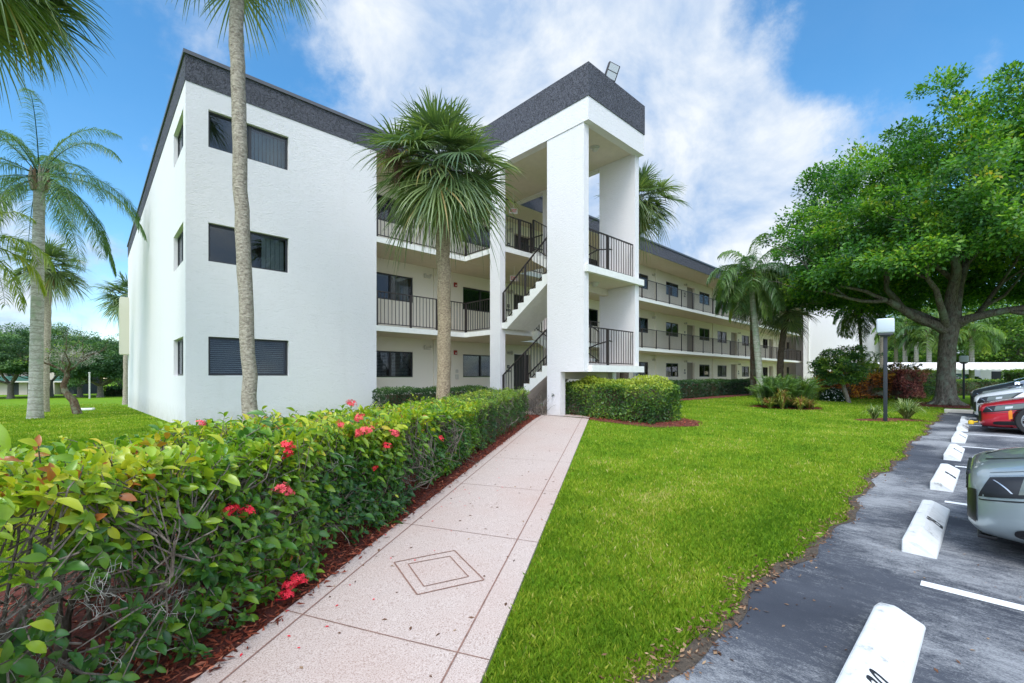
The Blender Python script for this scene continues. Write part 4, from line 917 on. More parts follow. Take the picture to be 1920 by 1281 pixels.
def feather_palm(name, label, base, top, fl, nf=16, mat='royal_bark', r0=.2, r1=.15, leaf='queen_leaf', seed=1, group=None, shaft=None, fruit=False, nl=46, lw=.014, droopy=1.0, bend=None, llen=.62, elmin=-25, azs=None):
    g = np.random.default_rng(seed); base = Vector(base); top = Vector(top); t_ = thing(name, label, 'palm tree', base, group=group)
    m = MB(); n = 24; pts = []; rr = []
    for i in range(n):
        f = i/(n-1); p = base.lerp(top, f)
        if bend: p = p+Vector(bend)*math.sin(math.pi*f)
        pts.append(p-base); rr.append((r0+(r1-r0)*f)*(1+.22*math.exp(-f*18)))
    m.tube(pts, rr, mat, 16, jitter=.02); m.build('trunk', t_, smooth=60)
    ctr = np.array(top-base); m = MB()
    for i in range(14):
        a = i*2.4; e = ctr+np.array([math.cos(a)*.22, math.sin(a)*.22, .55+.2*g.random()]); s0 = ctr+np.array([math.cos(a)*r1*1.0, math.sin(a)*r1*1.0, -.15]); m.tube([tuple(s0), tuple((s0+e)/2+np.array([math.cos(a)*.05, math.sin(a)*.05, 0])), tuple(e)], [.07, .05, .02], 'dead_frond' if i % 2 else shaft or 'palm_bark', 6)
    m.build('leaf_bases', t_, smooth=50)
    C = []; Wd = []; rn = []; Bn = []; rc = MB()
    for k in range(nf):
        f = (k+.5)/nf; az = azs[k] if azs else k*2.39996+g.normal()*.2; el = R(78-(78-elmin)*f)+g.normal()*.06; L = fl*g.uniform(.85, 1.08)
        kk = 12; d0 = np.array([math.cos(az)*math.cos(el), math.sin(az)*math.cos(el), math.sin(el)]); p = ctr+np.array([0, 0, .35]); d = d0.copy(); P_ = [p.copy()]
        for i in range(kk): d = unit(d+np.array([0, 0, -.17*droopy*(.4+i/kk)])); p = p+d*L/kk; P_.append(p.copy())
        P_ = np.array(P_); rc.tube([tuple(q) for q in P_], list(np.linspace(.018, .004, kk+1)), leaf, 4, cap=False)
        hue = g.uniform(.15, .6)+(.2 if f > .85 else 0); side = np.array([-math.sin(az), math.cos(az), 0])
        for j in range(nl):
            s = .14+.86*(j+.5)/nl; q = s*kk; i = min(int(q), kk-1); pos = P_[i]+(P_[i+1]-P_[i])*(q-i); tg = unit(P_[i+1]-P_[i]); ll = llen*(math.sin(math.pi*min(1, s*.86+.12))**.6)*g.uniform(.85, 1.1)
            for sg in (-1, 1):
                dr_ = unit(side*sg*g.uniform(.75, 1)+tg*.55+np.array([0, 0, g.uniform(-.15, .55)])); tt = np.array([0, .35, .7, 1.])
                C.append(pos[None]+dr_[None]*ll*tt[:, None]*(1-.25*tt[:, None]**2)+np.array([0, 0, -1.])[None]*ll*g.uniform(.45, .95)*tt[:, None]**1.8)
                Wd.append(lw); rn.append(min(1, max(0, hue+g.normal()*.1))); Bn.append(np.cross(dr_, np.array([0, 0, 1.])+g.normal(size=3)*.4))
    rc.build('rachises', t_); strips('fronds', np.array(C), np.array(Wd), np.array(rn), leaf, t_, B=np.array(Bn), wprof=[.6, 1, .7, .06])
    if fruit:
        m = MB()
        for a in (fruit if isinstance(fruit, tuple) else (1.0,)):
            for i in range(26):
                e = ctr+np.array([math.cos(a)*.5+g.normal()*.07, math.sin(a)*.5+g.normal()*.07, -.15-g.random()*.75]); m.tube([tuple(ctr+np.array([math.cos(a)*.35, math.sin(a)*.35, .05])), tuple(e)], [.02, .01], 'palm_fruit', 4)
        m.build('fruit_stalk', t_)
    return t_
def limb(m, p, d, L, r, mat, g, lvl, tips, spread=.55, up=.12, kink=.16):
    n = 5; pts = [p.copy()]; rr = [r]; q = p.copy(); dd = d.copy()
    for i in range(n):
        dd = (dd+Vector(g.normal(size=3))*kink+Vector((0, 0, up))).normalized(); q = q+dd*L/n; pts.append(q.copy()); rr.append(r*(1-.45*(i+1)/n))
    m.tube(pts, rr, mat, 8 if r > .06 else 5, cap=False)
    if lvl == 0: tips.append(q); return
    for k in range(2 if g.random() < .6 else 3):
        a = Vector(g.normal(size=3)); a = (a-dd*a.dot(dd)).normalized(); nd_ = (dd+a*spread*g.uniform(.6, 1.4)).normalized()
        i = n if k < 2 else n-2; limb(m, pts[i], nd_, L*g.uniform(.62, .85), rr[i]*.72, mat, g, lvl-1, tips, spread, up, kink)
def broad_tree(name, label, base, limbs, trunk_pts, trunk_r, ell, leafmat, barkm, ncl=400, per=110, lsize=.13, seed=1, clr=.7, group=None, flat=.45, lvl=3, bottom=None, llen=3.0, shell=.62, cat='tree', tipshare=.35, rough=1., bspread=.35, dome=None):
    """ell: (cx,cy,cz, rx,ry,rz_up, rz_down) in world"""
    g = np.random.default_rng(seed); base = Vector(base); t_ = thing(name, label, cat, base, group=group); m = MB(); tips = []
    m.tube([Vector(p)-base for p in trunk_pts], trunk_r, barkm, 20, jitter=.05)
    for (p, d, L, r) in limbs: limb(m, Vector(p)-base, Vector(d).normalized(), L, r, barkm, g, lvl, tips, .6, .06)
    m.build('trunk', t_, smooth=60)
    c = np.array(ell[:3]); C = []
    while len(C) < ncl:
        d = unit(g.normal(size=(1, 3)))[0]; rad = g.random()**.33; rad = shell+(1-shell)*g.random() if g.random() < .8 else rad
        nz = noise.noise(Vector((d[0]*2.1+seed, d[1]*2.1, d[2]*2.1)))*.22+noise.noise(Vector((d[0]*5+seed, d[1]*5, d[2]*5)))*.12
        rz = ell[5] if d[2] > 0 else ell[6]; p = c+d*np.array([ell[3], ell[4], rz])*rad*(1+nz*rough)
        if dome is not None:
            q_ = (p-c)[:2]/np.array([ell[3], ell[4]]); lowest = bottom+dome[0]*max(0, 1-float(q_@q_)*1.15)+dome[1]*max(0., float(np.dot(q_, (-FW[0], -FW[1]))))
            if p[2] < lowest: p[2] = lowest+abs(g.normal())*bspread
        if bottom is not None and p[2] < bottom: p[2] = bottom+abs(g.normal())*bspread+.6*noise.noise(Vector((p[0]*.45, p[1]*.5, 0)))
        C.append(p)
    C = np.array(C)
    nt_ = int(min(len(tips), ncl*tipshare)); 
    if nt_: tp = np.array([tuple(tips[i]+base) for i in g.choice(len(tips), nt_, replace=False)]); C = np.vstack([C, tp])
    n = len(C)*per; ci = np.repeat(np.arange(len(C)), per); cl_r = clr*g.uniform(.55, 1.25, len(C)); off = unit(g.normal(size=(n, 3)))*(g.random((n, 1))**.5); off[:, 2] *= flat
    P = C[ci]+off*cl_r[ci][:, None]; P[:, 2] -= .10*np.sum(off[:, :2]**2, 1)*cl_r[ci]
    outd = unit((C[ci]-c)/np.array([ell[3], ell[4], ell[5]])**1); D = unit(off+outd*.5+g.normal(size=(n, 3))*.6); N = unit(np.array([0, 0, 1.])+outd*.6+g.normal(size=(n, 3))*.55)
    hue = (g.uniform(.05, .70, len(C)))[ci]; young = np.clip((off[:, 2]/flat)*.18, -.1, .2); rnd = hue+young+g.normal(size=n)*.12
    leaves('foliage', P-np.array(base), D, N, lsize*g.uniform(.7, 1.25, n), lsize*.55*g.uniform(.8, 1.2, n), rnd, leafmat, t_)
    return t_
def box_hedge(name, label, p0, p1, width, z0, z1, leafmat, n_per_m2=900, lsize=.06, seed=1, group=None, cat='hedge', twigs=0, wob=.05, rshift=0., taper=.0, core=True):
    """clipped hedge from p0 to p1 (xy of the centre line)"""
    g = np.random.default_rng(seed); p0 = np.array(p0[:2], float); p1 = np.array(p1[:2], float); L = np.linalg.norm(p1-p0); t_ = thing(name, label, cat, (p0[0], p0[1], 0), math.atan2(*(p1-p0)[::-1]), group)
    h = z1-z0; w = width; areas = np.array([L*w, L*h, L*h, w*h, w*h]); tot = int(areas.sum()*n_per_m2); fc = g.choice(5, tot, p=areas/areas.sum()); u = g.random((tot, 2)); P = np.zeros((tot, 3)); N = np.zeros((tot, 3))
    dep = -np.abs(g.normal(size=tot))*.07+.02
    for f in range(5):
        k = fc == f; a, b = u[k, 0], u[k, 1]; dd = dep[k]
        if f == 0: P[k] = np.stack([a*L, (b-.5)*w, z1+dd], -1); N[k] = (0, 0, 1)
        elif f in (1, 2): s = -1 if f == 1 else 1; P[k] = np.stack([a*L, s*(w/2+dd-taper*(b)), z0+b*h], -1); N[k] = (0, s, .25)
        else: s = -1 if f == 3 else 1; P[k] = np.stack([(L if s > 0 else 0)+s*dd, (a-.5)*w, z0+b*h], -1); N[k] = (s, 0, .25)
    nzv = np.array([noise.noise(Vector((p[0]*1.3+seed, p[1]*1.3, p[2]*1.3))) for p in P[::1]]) if tot < 60000 else np.zeros(tot)
    P += N*(nzv*wob*2)[:, None]
    e = .10     # round the arrises
    top = (P[:, 2]-(z1-e))/e; out_ = (np.abs(P[:, 1])-(w/2-e))/e; k = (top > 0) & (out_ > 0); P[k, 2] -= e*.5*np.minimum(top[k], out_[k])
    D = unit(N*.5+g.normal(size=(tot, 3))*.8+np.array([0, 0, .3])); NN = unit(N+g.normal(size=(tot, 3))*.55)
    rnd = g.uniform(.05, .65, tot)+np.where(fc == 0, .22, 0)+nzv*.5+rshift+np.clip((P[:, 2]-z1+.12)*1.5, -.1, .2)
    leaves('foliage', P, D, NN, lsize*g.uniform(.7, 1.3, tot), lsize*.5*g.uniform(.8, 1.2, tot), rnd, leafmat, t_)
    m = MB()
    if core:
        i = .16; m.box(i, -w/2+i, z0+.12, L-i, w/2-i, z1-i, 'brown_bark')
    for k in range(int(L*14)):
        x = g.uniform(.05, L-.05); y = g.uniform(-.4, .4)*w; m.tube([(x, y, z0-.05), (x+g.normal()*.08, y+g.normal()*.08, z0+.25*h), (x+g.normal()*.15, y+g.normal()*.15, z0+.75*h)], [.012, .009, .005], 'twig_bark', 4, cap=False)
    for k in range(twigs):
        x = g.uniform(.1, L-.1); s = -1; z = z0+g.uniform(.1, .8)*h; m.tube([(x, s*w*.3, z), (x+g.normal()*.2, s*(w*.5+.03), z+g.normal()*.12)], [.008, .004], 'twig_bark', 4, cap=False)
    m.build('branches', t_)
    return t_
def strap_plant(name, label, c, r, h, n=90, leaf='strap_leaf', seed=1, cat='plant', w=.012, group=None):
    g = np.random.default_rng(seed); z = float(ground_z(*c)); t_ = thing(name, label, cat, (c[0], c[1], z), group=group); C = []; 
    for i in range(n):
        az = g.uniform(0, 6.28); k = g.random(); L = g.uniform(.7, 1.1); tt = np.linspace(0, 1, 6); hr = r*(.35+.65*k)*L; hh = h*(1-.45*k)*L
        x = hr*tt; zz = hh*np.sin(tt*math.pi*(.5+.28*k)); C.append(np.stack([np.cos(az)*x+g.normal()*.02, np.sin(az)*x+g.normal()*.02, zz+.005], -1))
    C = np.array(C); strips('leaves', C, np.full(n, w), g.random(n), leaf, t_, wprof=[.6, 1, 1, .8, .5, .05])
    m = MB(); m.lathe([(0, 0), (.05, 0), (.04, .06), (0, .09)], 'dead_frond', 10); m.build('crown_base', t_); return t_

# ------------------------------------------------------------------ the ixora hedge beside the walkway
HB0, HW_, HZ = .13, 1.14, 1.04
hroot = thing('ixora_hedge', 'long leafy hedge with red flowers along the left of the pink walkway', 'hedge', (*(h0+wn*HB0), 0.0), math.atan2(wl[1], wl[0]))
# local: x along the path away from the camera, y = away from the path (0..HW_), z up
def hl(x, y, z): p = h0+wn*HB0+wl*x+wn*y; return (p[0], p[1], z)
def hground(x, y): return float(ground_z(*hl(x, y, 0)[:2]))
def build_hedge():
    g = np.random.default_rng(11); HLn = 12.75; XN = 6.6
    tips = []; axs = []; sc = []; hue = []
    def nzz(x, y, z, s): return noise.noise(Vector((x*s, y*s, z*s)))
    def ztop(x): return np.interp(x, [0, 3, 5.5, 8, 10, 12.7], [1.03, 1.04, 1.0, .97, 1.02, 1.07])
    def add(n, face, near):
        for _ in range(n):
            x = g.uniform(0, XN) if near else g.uniform(XN-.3, HLn)
            zt = ztop(x)+.06*nzz(x, 0, 3, 1.7); gz = hground(x, .5)
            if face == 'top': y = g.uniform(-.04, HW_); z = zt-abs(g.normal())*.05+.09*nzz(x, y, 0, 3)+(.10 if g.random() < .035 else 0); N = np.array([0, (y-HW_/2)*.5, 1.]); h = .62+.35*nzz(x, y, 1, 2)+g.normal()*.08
            else:
                s = -1 if face == 'front' else 1; q = g.random()**(.75); z = gz+.03+(zt-gz-.03)*q
                if face == 'end': x = HLn+g.normal()*.03; y = g.uniform(0, HW_); N = np.array([1, 0, .3])
                else:
                    y = (0 if s < 0 else HW_)-s*abs(g.normal())*.07+s*.07*nzz(x, 0, z, 2.3)-(float(np.interp(x, [0, 4.6, 7], [.10, .08, 0]))*(1.1-.5*q) if s < 0 else 0); N = np.array([0, s, .45])
                    if near and face == 'front':
                        gap = nzz(x+4, .3, z, 1.35)+.35*nzz(x, 0, z, 4); low = (z-gz)/(zt-gz)
                        if gap > .20-.03*(x < 3.6)+.55*max(0, low-.66) and g.random() < .85: continue
                        if low < .66 and g.random() < .25: continue
                    if near and face == 'back' and (z-gz)/(zt-gz) < .75 and (nzz(x+1, 1, z, 1.2) > -.05 or g.random() < .5): continue
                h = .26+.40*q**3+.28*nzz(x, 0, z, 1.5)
            tips.append((x, y, z)); axs.append(N+g.normal(size=3)*.35); sc.append((1.0 if near else np.interp(x, [XN-.3, 9, 12], [.80, .62, .56]))*g.uniform(.75, 1.15)); hue.append(h)
    add(1700, 'top', True); add(3900, 'front', True); add(1000, 'back', True)
    add(3300, 'top', False); add(3600, 'front', False); add(1100, 'back', False); add(420, 'end', False)
    T = np.array(tips); A = unit(np.array(axs)); sc = np.array(sc); hue = np.array(hue); P = []; D = []; N = []; L = []; rn = []
    for i in range(len(T)):
        k = g.integers(5, 9) if sc[i] > .7 else g.integers(4, 7)
        a = A[i]; t1 = unit(np.cross(a, [0.3, .2, 1.0]) if abs(a[2]) < .9 else np.cross(a, [1., 0, 0])); t2 = np.cross(a, t1)
        for j in range(k):
            an = j*2.4+g.normal()*.3; r_ = t1*math.cos(an)+t2*math.sin(an); el = g.uniform(.15, .9)
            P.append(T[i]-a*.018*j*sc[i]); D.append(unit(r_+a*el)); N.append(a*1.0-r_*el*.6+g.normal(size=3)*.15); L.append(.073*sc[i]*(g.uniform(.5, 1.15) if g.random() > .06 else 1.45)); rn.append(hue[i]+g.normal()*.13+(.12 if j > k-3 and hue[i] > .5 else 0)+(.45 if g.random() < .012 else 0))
    P = np.array(P); L = np.array(L); rn = np.array(rn)
    far = P[:, 0] > XN+1.5; D = np.array(D); N = np.array(N)
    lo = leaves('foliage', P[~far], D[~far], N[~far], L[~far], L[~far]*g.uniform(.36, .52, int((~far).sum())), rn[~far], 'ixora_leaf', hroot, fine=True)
    leaves('foliage', P[far], D[far], N[far], L[far], L[far]*.52, rn[far], 'hedge_leaf', hroot)
    # stems and twigs
    m = MB(); stems = []
    for i in range(int(HLn*16)):
        x = g.uniform(0, HLn); y = g.uniform(.2, HW_-.2); gz = hground(x, y); p = np.array([x, y, gz-.05]); pts = [p]; d = unit(np.array([g.normal()*.35, g.normal()*.35, 1.]))
        H = (ztop(x)-gz)*g.uniform(.7, .92)
        for q in range(5): d = unit(d+g.normal(size=3)*.28+np.array([0, 0, .12])); p = p+d*H/5; pts.append(p)
        m.tube([tuple(q) for q in pts], list(np.linspace(.015, .006, 6)*g.uniform(.7, 1.35)), 'twig_bark', 5, cap=False); stems += pts[1:]
    SP = np.array(stems); SP = np.concatenate([SP, (SP[:-1]+SP[1:])/2]); SP = SP[(SP[:, 2] < 1.1)]+g.normal(size=(int((SP[:, 2] < 1.1).sum()), 3))*.02
    for i in range(len(T)):
        if T[i, 0] > XN and i % 3: continue
        dd = SP-T[i]; dd[:, 2] *= .8; dist = np.sum(dd*dd, 1)+np.where(SP[:, 2] > T[i, 2]-.02, .1, 0); s_ = SP[g.choice(np.argpartition(dist, 24)[:24])]; ln_ = np.linalg.norm(s_-T[i]); s_ = T[i]+(s_-T[i])*min(1, .24/ln_); mid = (s_+T[i])/2+g.normal(size=3)*.035
        m.tube([tuple(s_), tuple(mid), tuple(T[i])], [.0042, .0034, .0022], 'twig_bark', 4, cap=False)
    for i in range(520):      # dead bare twigs in the open part
        x = g.uniform(.5, XN); y = g.uniform(.0, .9); gz = hground(x, y); p = np.array([x, y, gz+g.uniform(.05, .8)]); d = unit(g.normal(size=3)+np.array([0, -.2, .2])); pts = [p]
        for q in range(4): d = unit(d+g.normal(size=3)*.4); p = p+d*g.uniform(.04, .11); pts.append(p)
        m.tube([tuple(q) for q in pts], [.005, .004, .003, .0025, .0015], 'twig_bark', 4, cap=False)
    m.build('branches', hroot)
    m = MB()
    for i in range(34):         # tangles of pale dry stalks
        c = np.array([g.uniform(1.2, 4.2), g.uniform(-.03, .2), g.uniform(.25, .8)])
        for j in range(16):
            p = c+g.normal(size=3)*.03; d = unit(g.normal(size=3)); pts = [p]
            for q in range(6): d = unit(d+g.normal(size=3)*.5+np.array([0, 0, -.06])); p = p+d*.022; pts.append(p)
            m.tube([tuple(q) for q in pts], .0011, 'dry_moss', 3, cap=False)
    m.build('dry_tangles', hroot)['kind'] = 'stuff'
simple('dry_moss', (.42, .39, .33), .9)
build_hedge()
# flower heads
def flower_mesh(seed, mat, r=.045, n=26):
    g = np.random.default_rng(seed); m = MB()
    for i in range(n):
        d = unit(g.normal(size=3)); d[2] = abs(d[2])*.8+.1; d = unit(d); c = d*r*g.uniform(.75, 1.05); t1 = unit(np.cross(d, [.3, .5, .1])); t2 = np.cross(d, t1); a0 = g.uniform(0, 1.5)
        m.tube([(0, 0, -.01), tuple(c)], .0009, mat, 3, cap=False)
        for k in range(4):
            a = a0+k*math.pi/2; e = t1*math.cos(a)+t2*math.sin(a); f = -t1*math.sin(a)+t2*math.cos(a); L = .013; m.face([c, c+e*L*.55+f*.0045, c+e*L+d*.002, c+e*L*.55-f*.0045], mat)
    return m
FM = [flower_mesh(i, 'flower_red' if i < 2 else 'flower_pink').build('flower_head') for i in range(3)]
hmi = hroot.matrix_basis.inverted() if False else None
bpy.context.view_layer.update(); HMI = hroot.matrix_world.inverted()
def on_front(px, py, extra=-.02):
    """point where the view ray meets the hedge's front or top surface"""
    o = HMI @ Vector((CX, CY, CZ)); d = (HMI.to_3x3() @ Vector(dirpx(px, py))).normalized(); c = []
    if d.y > 1e-4: t = (extra-o.y)/d.y; p = o+d*t; c.append((t, p)) if 0 < p.z < 1.06 else None
    if d.z < 0: t = (1.05-o.z)/d.z; p = o+d*t; c.append((t, p)) if 0 <= p.y <= HW_+.1 else None
    return min(c, key=lambda q: q[0])[1] if c else None
first = [True]*3
for i, (px, py, k, s) in enumerate([(715, 850, 0, .9), (657, 768, 2, 1.2), (675, 798, 2, .9), (668, 826, 2, 1.1), (682, 820, 2, .9), (728, 826, 2, 1), (818, 832, 0, .8), (636, 812, 2, .7), (524, 858, 0, .9), (524, 872, 0, .8), (442, 985, 0, 1), (418, 980, 0, .8), (512, 938, 2, 1.0),
                               (524, 944, 2, .8), (545, 1108, 0, 1.1), (528, 1122, 0, 1.0), (519, 1138, 0, 1.0), (693, 892, 0, .6), (376, 812, 2, .6)]):
    p = on_front(px, py, -.05 if py > 1050 else -.025)
    if p is None: continue
    o = FM[k] if first[k] else FM[k].copy()
    if not first[k]: COL.objects.link(o)
    first[k] = False; o.parent = hroot; o.location = p+Vector((0, -.05 if p.z < .95 else 0, .055)); o.scale = (s*1.1,)*3; o.rotation_euler = (R(50)*random.random(), R(30)*random.random(), i)
for k in range(3):
    if first[k]: bpy.data.objects.remove(FM[k])

# other hedges
box_hedge('clipped_hedge', 'dark green clipped hedge at the foot of the corridors, behind the fan palm', (4.3, -1.15), (8.1, -1.15), .75, .18, 1.02, 'dark_hedge_leaf', 1300, .055, 3)
box_hedge('clipped_hedge', 'thick yellow green hedge right of the walkway, in front of the stair tower', (9.32, -7.25), (9.32, -4.25), 1.55, .20, 1.20, 'hedge_leaf', 1500, .07, 4, twigs=160, rshift=.14, wob=.16, cat='hedge')
box_hedge('clipped_hedge', 'long dark hedge running along the foot of the far corridors', (12.2, -2.0), (40.5, -1.9), 1.0, .2, 1.15, 'dark_hedge_leaf', 420, .095, 5)
disc_bed((9.4, -6.1), 1.35, 2.0); disc_bed((25.5, -2.4), 15, .8)

# lamp posts
def lamp_post(px, d, label, ztop, hw=.27, hh=.22):
    x, y = at(px, d); z = float(ground_z(x, y)); t_ = thing('lamp_post', label, 'lamp post', (x, y, z), R(-43.5)-math.atan((px-960)/FPX), 'lamp posts with white box heads'); H = ztop-z
    m = MB(); m.box(-.05, -.05, -.1, .05, .05, H-2*hh-.06, 'post_black'); m.build('post', t_, bevel=.008)
    m = MB(); m.box(-.17, -.17, H-2*hh-.09, .17, .17, H-2*hh-.035, 'coping_metal'); m.box(-.12, -.12, H-2*hh-.13, .12, .12, H-2*hh-.091, 'post_black'); m.build('collar', t_, bevel=.01)
    m = MB(); m.box(-hw, -hw, H-2*hh-.034, hw, hw, H, 'lamp_acrylic'); m.build('lamp_shade', t_, bevel=.045)
lamp_post(1660, 13.3, 'nearer black lamp post with pale box head on the lawn left of the big tree', 3.12, .21, .2)
lamp_post(1807, 26.5, 'distant slim lamp post with white box head right of the big tree trunk', 2.62, .20, .17)

# ------------------------------------------------------------------ palms
def gz(p): return float(ground_z(p[0], p[1]))
def b3(px, d): p = at(px, d); return (p[0], p[1], gz(p))
p = b3(830, 10.1); fan_palm('fan_palm', 'full round fan palm with hanging brown seed stalk, in front of the open corridors', p, at3(826, 312, 10.1), 1.9, 'palm_bark_tan', .155, .15, nf=68, nseg=36, seed=2, bend=(.05, -.03, 0), elmin=-60, segw=.0165)
PALM = bpy.data.objects['fan_palm']
m = MB(); g = np.random.default_rng(5); q0 = np.array(at3(800, 285, 9.2)); c0 = np.array(at3(738, 292, 9.1))
q0 = np.array(at3(822, 310, 10.0))
m.tube([tuple(q0-np.array(p)), tuple((q0+c0)/2+np.array([0, 0, .12])-np.array(p)), tuple(c0-np.array(p))], [.02, .018, .012], 'seed_stalk', 6)
for i in range(260):
    a = c0+g.normal(size=3)*np.array([.13, .13, .09]); b = a+np.array([g.normal()*.07, g.normal()*.07, -abs(g.normal())*.14]); m.tube([tuple(a-np.array(p)), tuple(b-np.array(p))], .0045, 'seed_stalk', 3, cap=False)
for i in range(90):
    a = c0+np.array([.05, -.05, -.1])+g.normal(size=3)*np.array([.05, .05, .16])+np.array([0, 0, -.12]); b = a+np.array([g.normal()*.02, g.normal()*.02, -.14]); m.tube([tuple(a-np.array(p)), tuple(b-np.array(p))], .004, 'seed_stalk', 3, cap=False)
m.build('seed_stalk', PALM)
p = b3(472, 8.3); fan_palm('fan_palm', 'tall slender fan palm whose trunk rises in front of the end wall windows', p, at3(441, -150, 8.3), 1.6, 'palm_bark', .125, .118, nf=34, nseg=36, seed=3, bend=(-.03, .04, 0), elmin=-48, dead=1)
p = b3(-75, 6.6); fan_palm('fan_palm', 'fan palm at the top left edge with large drooping dark green fronds', p, at3(-62, -75, 6.6), 1.62, 'palm_bark', .17, .15, nf=54, nseg=46, seed=14, elmin=-42, dead=0)
p = b3(1166, 16.9); fan_palm('fan_palm', 'fan palm standing behind the stair tower, its trunk seen under the lowest landing', (p[0], p[1], .2), at3(1196, 378, 16.9), 1.75, 'dark_palm_bark', .17, .16, nf=44, nseg=34, seed=5, elmin=-58)
p = b3(82, 20.5); fan_palm('fan_palm', 'fan palm with browning hanging fronds directly behind the grey ringed trunk', p, at3(90, 498, 20.5), 1.75, 'palm_bark', .17, .15, nf=40, nseg=26, seed=6, dead=6, segw=.02, elmin=-60)
p = b3(236, 33); fan_palm('fan_palm', 'small looking fan palm peeping out behind the left corner of the building', p, at3(238, 562, 33), 2.35, 'palm_bark', .18, .16, nf=36, nseg=22, seed=7, segw=.024, elmin=-50)
p = b3(1462, 25.5); fan_palm('fan_palm', 'fan palm with dark brown trunk right of the pale spotted palm trunk', p, at3(1476, 585, 25.5), 1.85, 'dark_palm_bark', .18, .15, nf=36, nseg=26, seed=8, segw=.02, elmin=-55, bend=(-.12, .1, 0))
p = b3(1412, 27.5); fan_palm('fan_palm', 'reddish slim fan palm trunk just behind the pale spotted palm trunk', p, at3(1411, 560, 27.5), 1.7, 'brown_bark', .17, .15, nf=26, nseg=20, seed=9, segw=.022)
p = b3(66, 15.6); feather_palm('feather_palm', 'feather palm with smooth grey ringed trunk on the left lawn', p, at3(74, 350, 15.6), 3.7, nf=26, r0=.185, r1=.15, seed=3, nl=105, lw=.0095, llen=.62, elmin=-42, droopy=1.25)
p = b3(-55, 13.5); feather_palm('feather_palm', 'yellowing feather palm at the left edge with fronds hanging in from outside the frame', p, at3(-50, 478, 13.5), 2.3, nf=16, r0=.2, r1=.16, leaf='yellow_palm_leaf', seed=6, nl=44, llen=.6, droopy=1.5, elmin=-45)
p = b3(1428, 24.2); feather_palm('feather_palm', 'feather palm with pale lichen spotted trunk and hanging orange fruit by the far corridors', p, at3(1408, 528, 24.2), 2.9, nf=30, mat='lichen_bark', r0=.19, r1=.13, seed=4, nl=80, lw=.02, llen=.8, droopy=1.5, fruit=(2.9,), elmin=-45)
p = b3(1622, 29); feather_palm('feather_palm', 'small drooping feather palm with thin trunk in front of the plain white block', p, at3(1610, 592, 29), 2.2, nf=18, mat='brown_bark', r0=.10, r1=.08, seed=5, nl=60, lw=.022, llen=.6, droopy=2.0, elmin=-35)
BG = [(1655, 33, 545, 'palm_bark', 2.6, 'lone tall palm trunk rising behind the lamp post head', 'queen_leaf'), (1697, 42, 618, 'royal_bark', 3.0, 'feather palm second left of the big trunk, pale trunk', 'yq'), (1718, 46, 604, 'royal_bark', 3.4, 'light green feather palm left of the big tree trunk, tallest of its clump', 'yq'),
      (1742, 40, 628, 'royal_bark', 2.8, 'feather palm nearest the left side of the big tree trunk', 'queen_leaf'), (1768, 48, 606, 'royal_bark', 3.2, 'feather palm mostly hidden behind the big tree trunk', 'yq'), (1822, 40, 632, 'royal_bark', 2.8, 'feather palm with yellowing arching fronds right of the big tree trunk', 'yq'), (1680, 50, 620, 'palm_bark', 3, 'feather palm with brown skirt of dead fronds left of its clump', 'queen_leaf')]
for i, (px, d, ty, bm_, fl, lb, lf) in enumerate(BG):
    p = b3(px, d); feather_palm('feather_palm', lb, p, at3(px, ty, d), fl, nf=22, mat=bm_, r0=.2, r1=.16, seed=20+i, nl=40, lw=.036, llen=.8, droopy=1.35, leaf=lf, group='feather palms beyond the lawn')

# ------------------------------------------------------------------ broadleaf trees
RTv = Vector((RT[0], RT[1], 0)); FWv = Vector((FW[0], FW[1], 0)); UP = Vector((0, 0, 1))
D0 = 20.6; base = Vector(b3(1774, D0)); P0 = lambda x, y, dd=0: Vector(at3(x, y, D0+dd))
tp = [base+UP*-.1, base+UP*.12, base+UP*.45, base+UP*1.2, P0(1776, 650), P0(1782, 612), P0(1786, 585)]
cc = at(1812, 20.9)
limbs = [(P0(1776, 622), -RTv*.95+UP*.42-FWv*.25, 3.2, .24), (P0(1784, 598), -RTv*.30+UP*.95-FWv*.35, 2.8, .27), (P0(1788, 596), RTv*.40+UP*.9+FWv*.1, 2.9, .28), (P0(1795, 612), RTv*.95+UP*.28-FWv*.1, 3.6, .15),
         (P0(1782, 610), -RTv*.5+UP*.5+FWv*.8, 3.2, .22), (P0(1784, 606), RTv*.35+UP*.5-FWv*.95, 3.1, .20), (P0(1772, 618), -RTv*.8+UP*.45-FWv*.7, 3.1, .17), (P0(1786, 590), UP+FWv*.3, 2.6, .22)]
broad_tree('shade_tree', 'huge spreading shade tree with thick grey trunk and dense green crown on the right', base, limbs, tp, [.62, .48, .37, .33, .31, .34, .30], (cc[0], cc[1], 6.3, 8.25, 8.25, 7.9, 1.6), 'olive_leaf', 'oak_bark', ncl=2300, per=135, lsize=.17, seed=12, clr=.66, lvl=3, bottom=5.0, flat=.72, shell=.66, tipshare=.02, rough=.75, bspread=.85, dome=(2.3, 1.1))
m = MB()
for a in np.arange(0, 6.28, .7):
    d = Vector((math.cos(a), math.sin(a), 0)); m.tube([d*.22+UP*.5, d*.42+UP*.14, d*.78+UP*-.03], [.13, .11, .04], 'oak_bark', 8, jitter=.08)
m.build('root_flare', bpy.data.objects['shade_tree'], smooth=60)
disc_bed((base.x, base.y), 2.6, 1.5, .3); 
